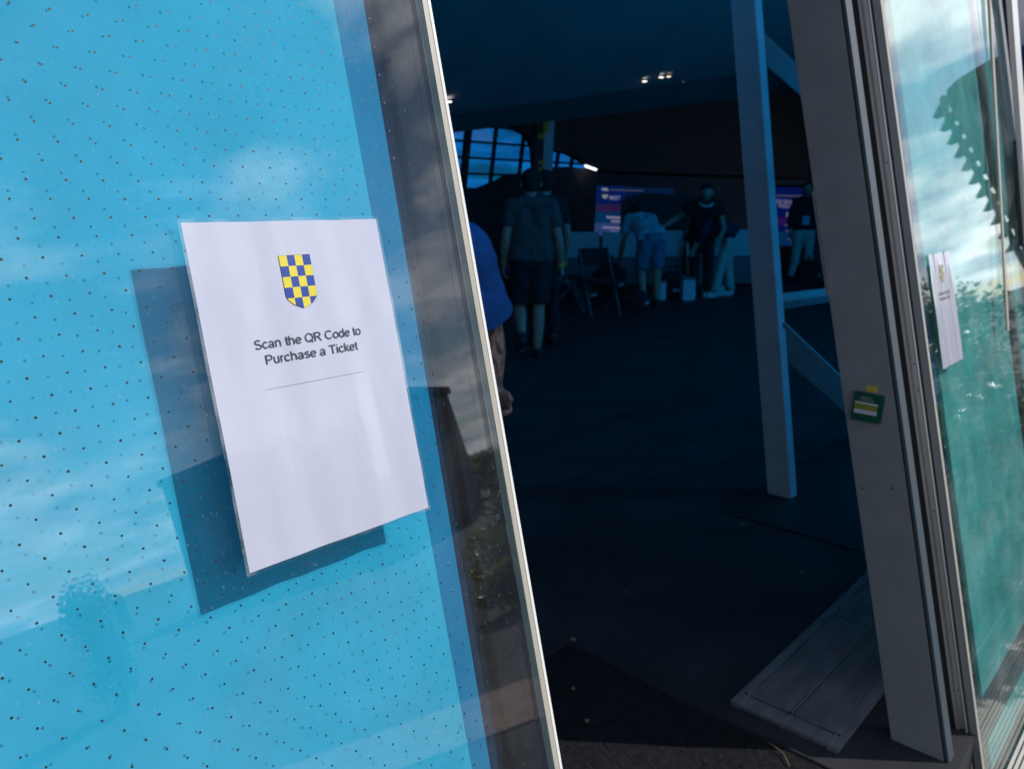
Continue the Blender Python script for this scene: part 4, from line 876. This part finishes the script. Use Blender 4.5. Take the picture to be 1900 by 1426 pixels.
def shrub(x, y, h, r, m, label, seed, z0=-0.2, size=0.09, n=1500, group='shrubs in the planting bed'):
    t = thing('shrub', label, 'shrub', (x, y, z0), group=group)
    st = MB(); rnd = random.Random(seed)
    for k in range(5): st.tube([(0, 0, 0), (rnd.uniform(-.3, .3) * r, rnd.uniform(-.3, .3) * r, h * .4), (rnd.uniform(-.7, .7) * r, rnd.uniform(-.7, .7) * r, h * .8)], [.018, .012, .006], 6)
    st.build('stem', 'bark', t); foliage('foliage', m, (0, 0, h * .55), (r, r, h * .48), n, size, t, seed=seed); return t
def tree(x, y, h, r, m, label, seed):
    t = thing('tree', label, 'tree', (x, y, 0), group='trees behind the forecourt'); tr = MB(); rnd = random.Random(seed)
    tr.tube([(0, 0, 0), (.1, 0, h * .35), (0, .1, h * .75)], [.16, .11, .05], 8)
    for k in range(7):
        z = h * rnd.uniform(.3, .6); a = rnd.uniform(0, 6.28); tr.tube([(0.05, 0, z), (math.cos(a) * r * .7, math.sin(a) * r * .7, z + h * .22)], [.06, .02], 6)
    tr.build('trunk', 'bark', t); foliage('crown', m, (0, 0, h * .62), (r, r, h * .40), 3200, .35, t, seed=seed)
# slatted drain grating along the foot of the right hand glass
gr = thing('slatted_grating', 'pale slatted grating along the foot of the right glass', 'grating', (3.0, 0.2, -0.21))
for k in range(14):
    y = -0.095 + k * 0.0135; MB().box((-0.95, y, 0.0), (1.8, y + 0.0085, 0.018)).build('slat', 'grate', gr)
MB().box((-0.95, -0.105, -0.03), (1.8, 0.12, -0.004)).build('tray', 'gasket', gr)
MB().box((-0.95, -0.180, -0.02), (1.8, -0.172, 0.03)).build('edging', 'edge_white', gr)
for i, (x, y, h, r, m, lb) in enumerate([
    (3.5, -0.45, 0.62, 0.34, 'leaf_b', 'yellow green shrub nearest the slatted grating'), (4.3, -0.40, 0.85, 0.42, 'leaf_a', 'mid green shrub second from the doorway'), (5.2, -0.55, 1.05, 0.5, 'leaf_c', 'dark shrub third from the doorway'),
    (6.3, -0.6, 1.15, 0.55, 'leaf_a', 'tall green shrub in the middle of the bed'), (7.6, -0.9, 1.35, 0.7, 'leaf_c', 'broad dark shrub towards the pavilion'), (9.2, -1.4, 1.5, 0.8, 'leaf_a', 'large green shrub before the pavilion'),
    (11.0, -2.2, 1.7, 0.9, 'leaf_b', 'yellowish shrub at the pavilion corner'), (8.6, -2.6, 1.5, 0.9, 'leaf_a', 'rounded shrub on the pavement side of the bed'), (5.9, -1.6, 0.9, 0.6, 'leaf_c', 'low dark shrub on the pavement side')]):
    shrub(x, y, h, r, m, lb, 20 + i)
for i, (x, y, h, r, m, lb) in enumerate([(5.0, -4.35, 0.55, 0.42, 'leaf_b', 'bright low shrub on the forecourt edge'), (6.6, -5.7, 0.8, 0.5, 'leaf_a', 'green shrub on the forecourt edge behind the bright low one'), (9.6, -8.4, 1.1, 0.7, 'leaf_a', 'larger green shrub further along the forecourt edge'), (4.1, -3.4, 0.35, 0.3, 'leaf_b', 'smallest bright plant on the forecourt edge')]):
    shrub(x, y, h, r, m, lb, 90 + i, 0.0, 0.09, 1500, 'shrubs along the forecourt edge')
for i, (x, y, h, r, m, lb) in enumerate([(3.0, -0.40, 0.40, 0.25, 'leaf_b', 'small yellow green plant by the grating near the door'), (3.95, -0.22, 0.55, 0.26, 'leaf_b', 'yellow green plant leaning over the grating edge'), (4.8, -0.18, 0.7, 0.28, 'leaf_a', 'leafy plant close against the grating further along')]):
    shrub(x, y, h, r, m, lb, 110 + i, -0.2, 0.10, 1100)
for i, (x, y, h, r, m, lb) in enumerate([(17, -5.5, 2.2, 1.5, 'leaf_a', 'green tree left of the pavilion'), (20, -7.5, 2.6, 1.9, 'leaf_c', 'dark tree behind the shrubs'), (14, -5.2, 1.6, 1.2, 'leaf_c', 'small dark tree near the shrubs'), (23, -20.5, 2.0, 2.0, 'leaf_a', 'green tree right of the dark clubhouse'), (21, -22, 1.7, 1.6, 'leaf_b', 'yellow green tree right of the dark clubhouse')]):
    tree(x, y, h, r, m, lb, 50 + i)
shrub(2.45, -8.0, 1.36, 0.30, 'leaf_c', 'small round dark bush on the forecourt opposite the glass', 71, 0.0, 0.06, 5000, None)
fb = shrub(15.2, -16.9, 1.35, 0.8, 'leaf_b', 'bush topped with orange flowers beside the clubhouse', 72, 0.0, 0.12, 900, None)
foliage('flowers', 'flower', (0, 0, 1.25), (0.75, 0.6, 0.16), 500, 0.10, fb, seed=5)
# sawtooth edged pavilion reflected in the right glass
pv_ = thing('sawtooth_pavilion', 'grey green pavilion with a sawtooth edge and small square openings', 'building', (14.4, -1.7, 0))
def PV(y, z): return (0, y + 1.7, z)
def ln(k): return -1.78 + 0.021 * k, 4.13 - 0.246 * k
bot = ln(12)
MB().poly([PV(bot[0] + .22, bot[1]), PV(6, bot[1]), PV(6, 4.6), PV(-.39, 4.44), PV(-.89, 4.50), PV(-1.13, 4.483), PV(-1.29, 4.473), PV(-1.50, 4.40), PV(-1.56, 4.26)], (3.5, 0, 0)).build('wall', 'stand', pv_)
MB().poly([PV(bot[0] + .7, 0), PV(6, 0), PV(6, bot[1]), PV(bot[0] + .7, bot[1])], (3.5, 0, 0)).build('plinth', 'stand', pv_)
MB().poly([PV(bot[0] + .09, bot[1]), PV(bot[0] + .135, bot[1]), PV(-1.645, 4.13), PV(-1.58, 4.36), PV(-1.64, 4.33), PV(-1.69, 4.13)], (0.3, 0, 0)).build('edge_strip', 'stand', pv_)
for k in range(11):
    y, z = ln(k)
    MB().poly([PV(y + .10, z + .12), PV(y - .05, z - .03), PV(y + .02, z - .035), PV(y + .10, z + .005)], (0.3, 0, 0)).build('tooth', 'stand', pv_)
    MB().poly([PV(y + .13, z - .095), PV(y + .225, z - .075), PV(y + .225, z - .185), PV(y + .13, z - .205)], (0.3, 0, 0)).build('rung', 'stand', pv_)
# dark clubhouse reflected in the left glass
cp = [(8.3, -20.8), (11.4, -13.9), (15.0, -16.0), (13.5, -24)]; c0 = (11.0, -17.5)
cb_ = thing('dark_clubhouse', 'flat roofed dark building across the forecourt', 'building', (c0[0], c0[1], 0))
hz = [3.65, 3.65, 3.65, 3.65]
MB().poly([(a - c0[0], b - c0[1], 0) for a, b in cp], (0, 0, 3.5)).build('wall', 'far_dark', cb_)
MB().poly([((a - c0[0]) * 1.03, (b - c0[1]) * 1.03, 3.502) for a, b in cp], (0, 0, 0.2)).build('roof', 'far_dark', cb_)
a, b = Vector((8.3 - c0[0], -20.8 - c0[1], 0)), Vector((11.4 - c0[0], -13.9 - c0[1], 0)); nrm = Vector((b.y - a.y, -(b.x - a.x), 0)).normalized() * -1
for k in range(4):
    q0, q1 = lerp(a, b, .1 + k * .22), lerp(a, b, .24 + k * .22)
    w_ = MB().poly([q0 + nrm * .0 + Vector((0, 0, 1.0)), q1 + Vector((0, 0, 1.0)), q1 + Vector((0, 0, 2.3)), q0 + Vector((0, 0, 2.3))], nrm * 0.05).build('window', 'win_dark', cb_)
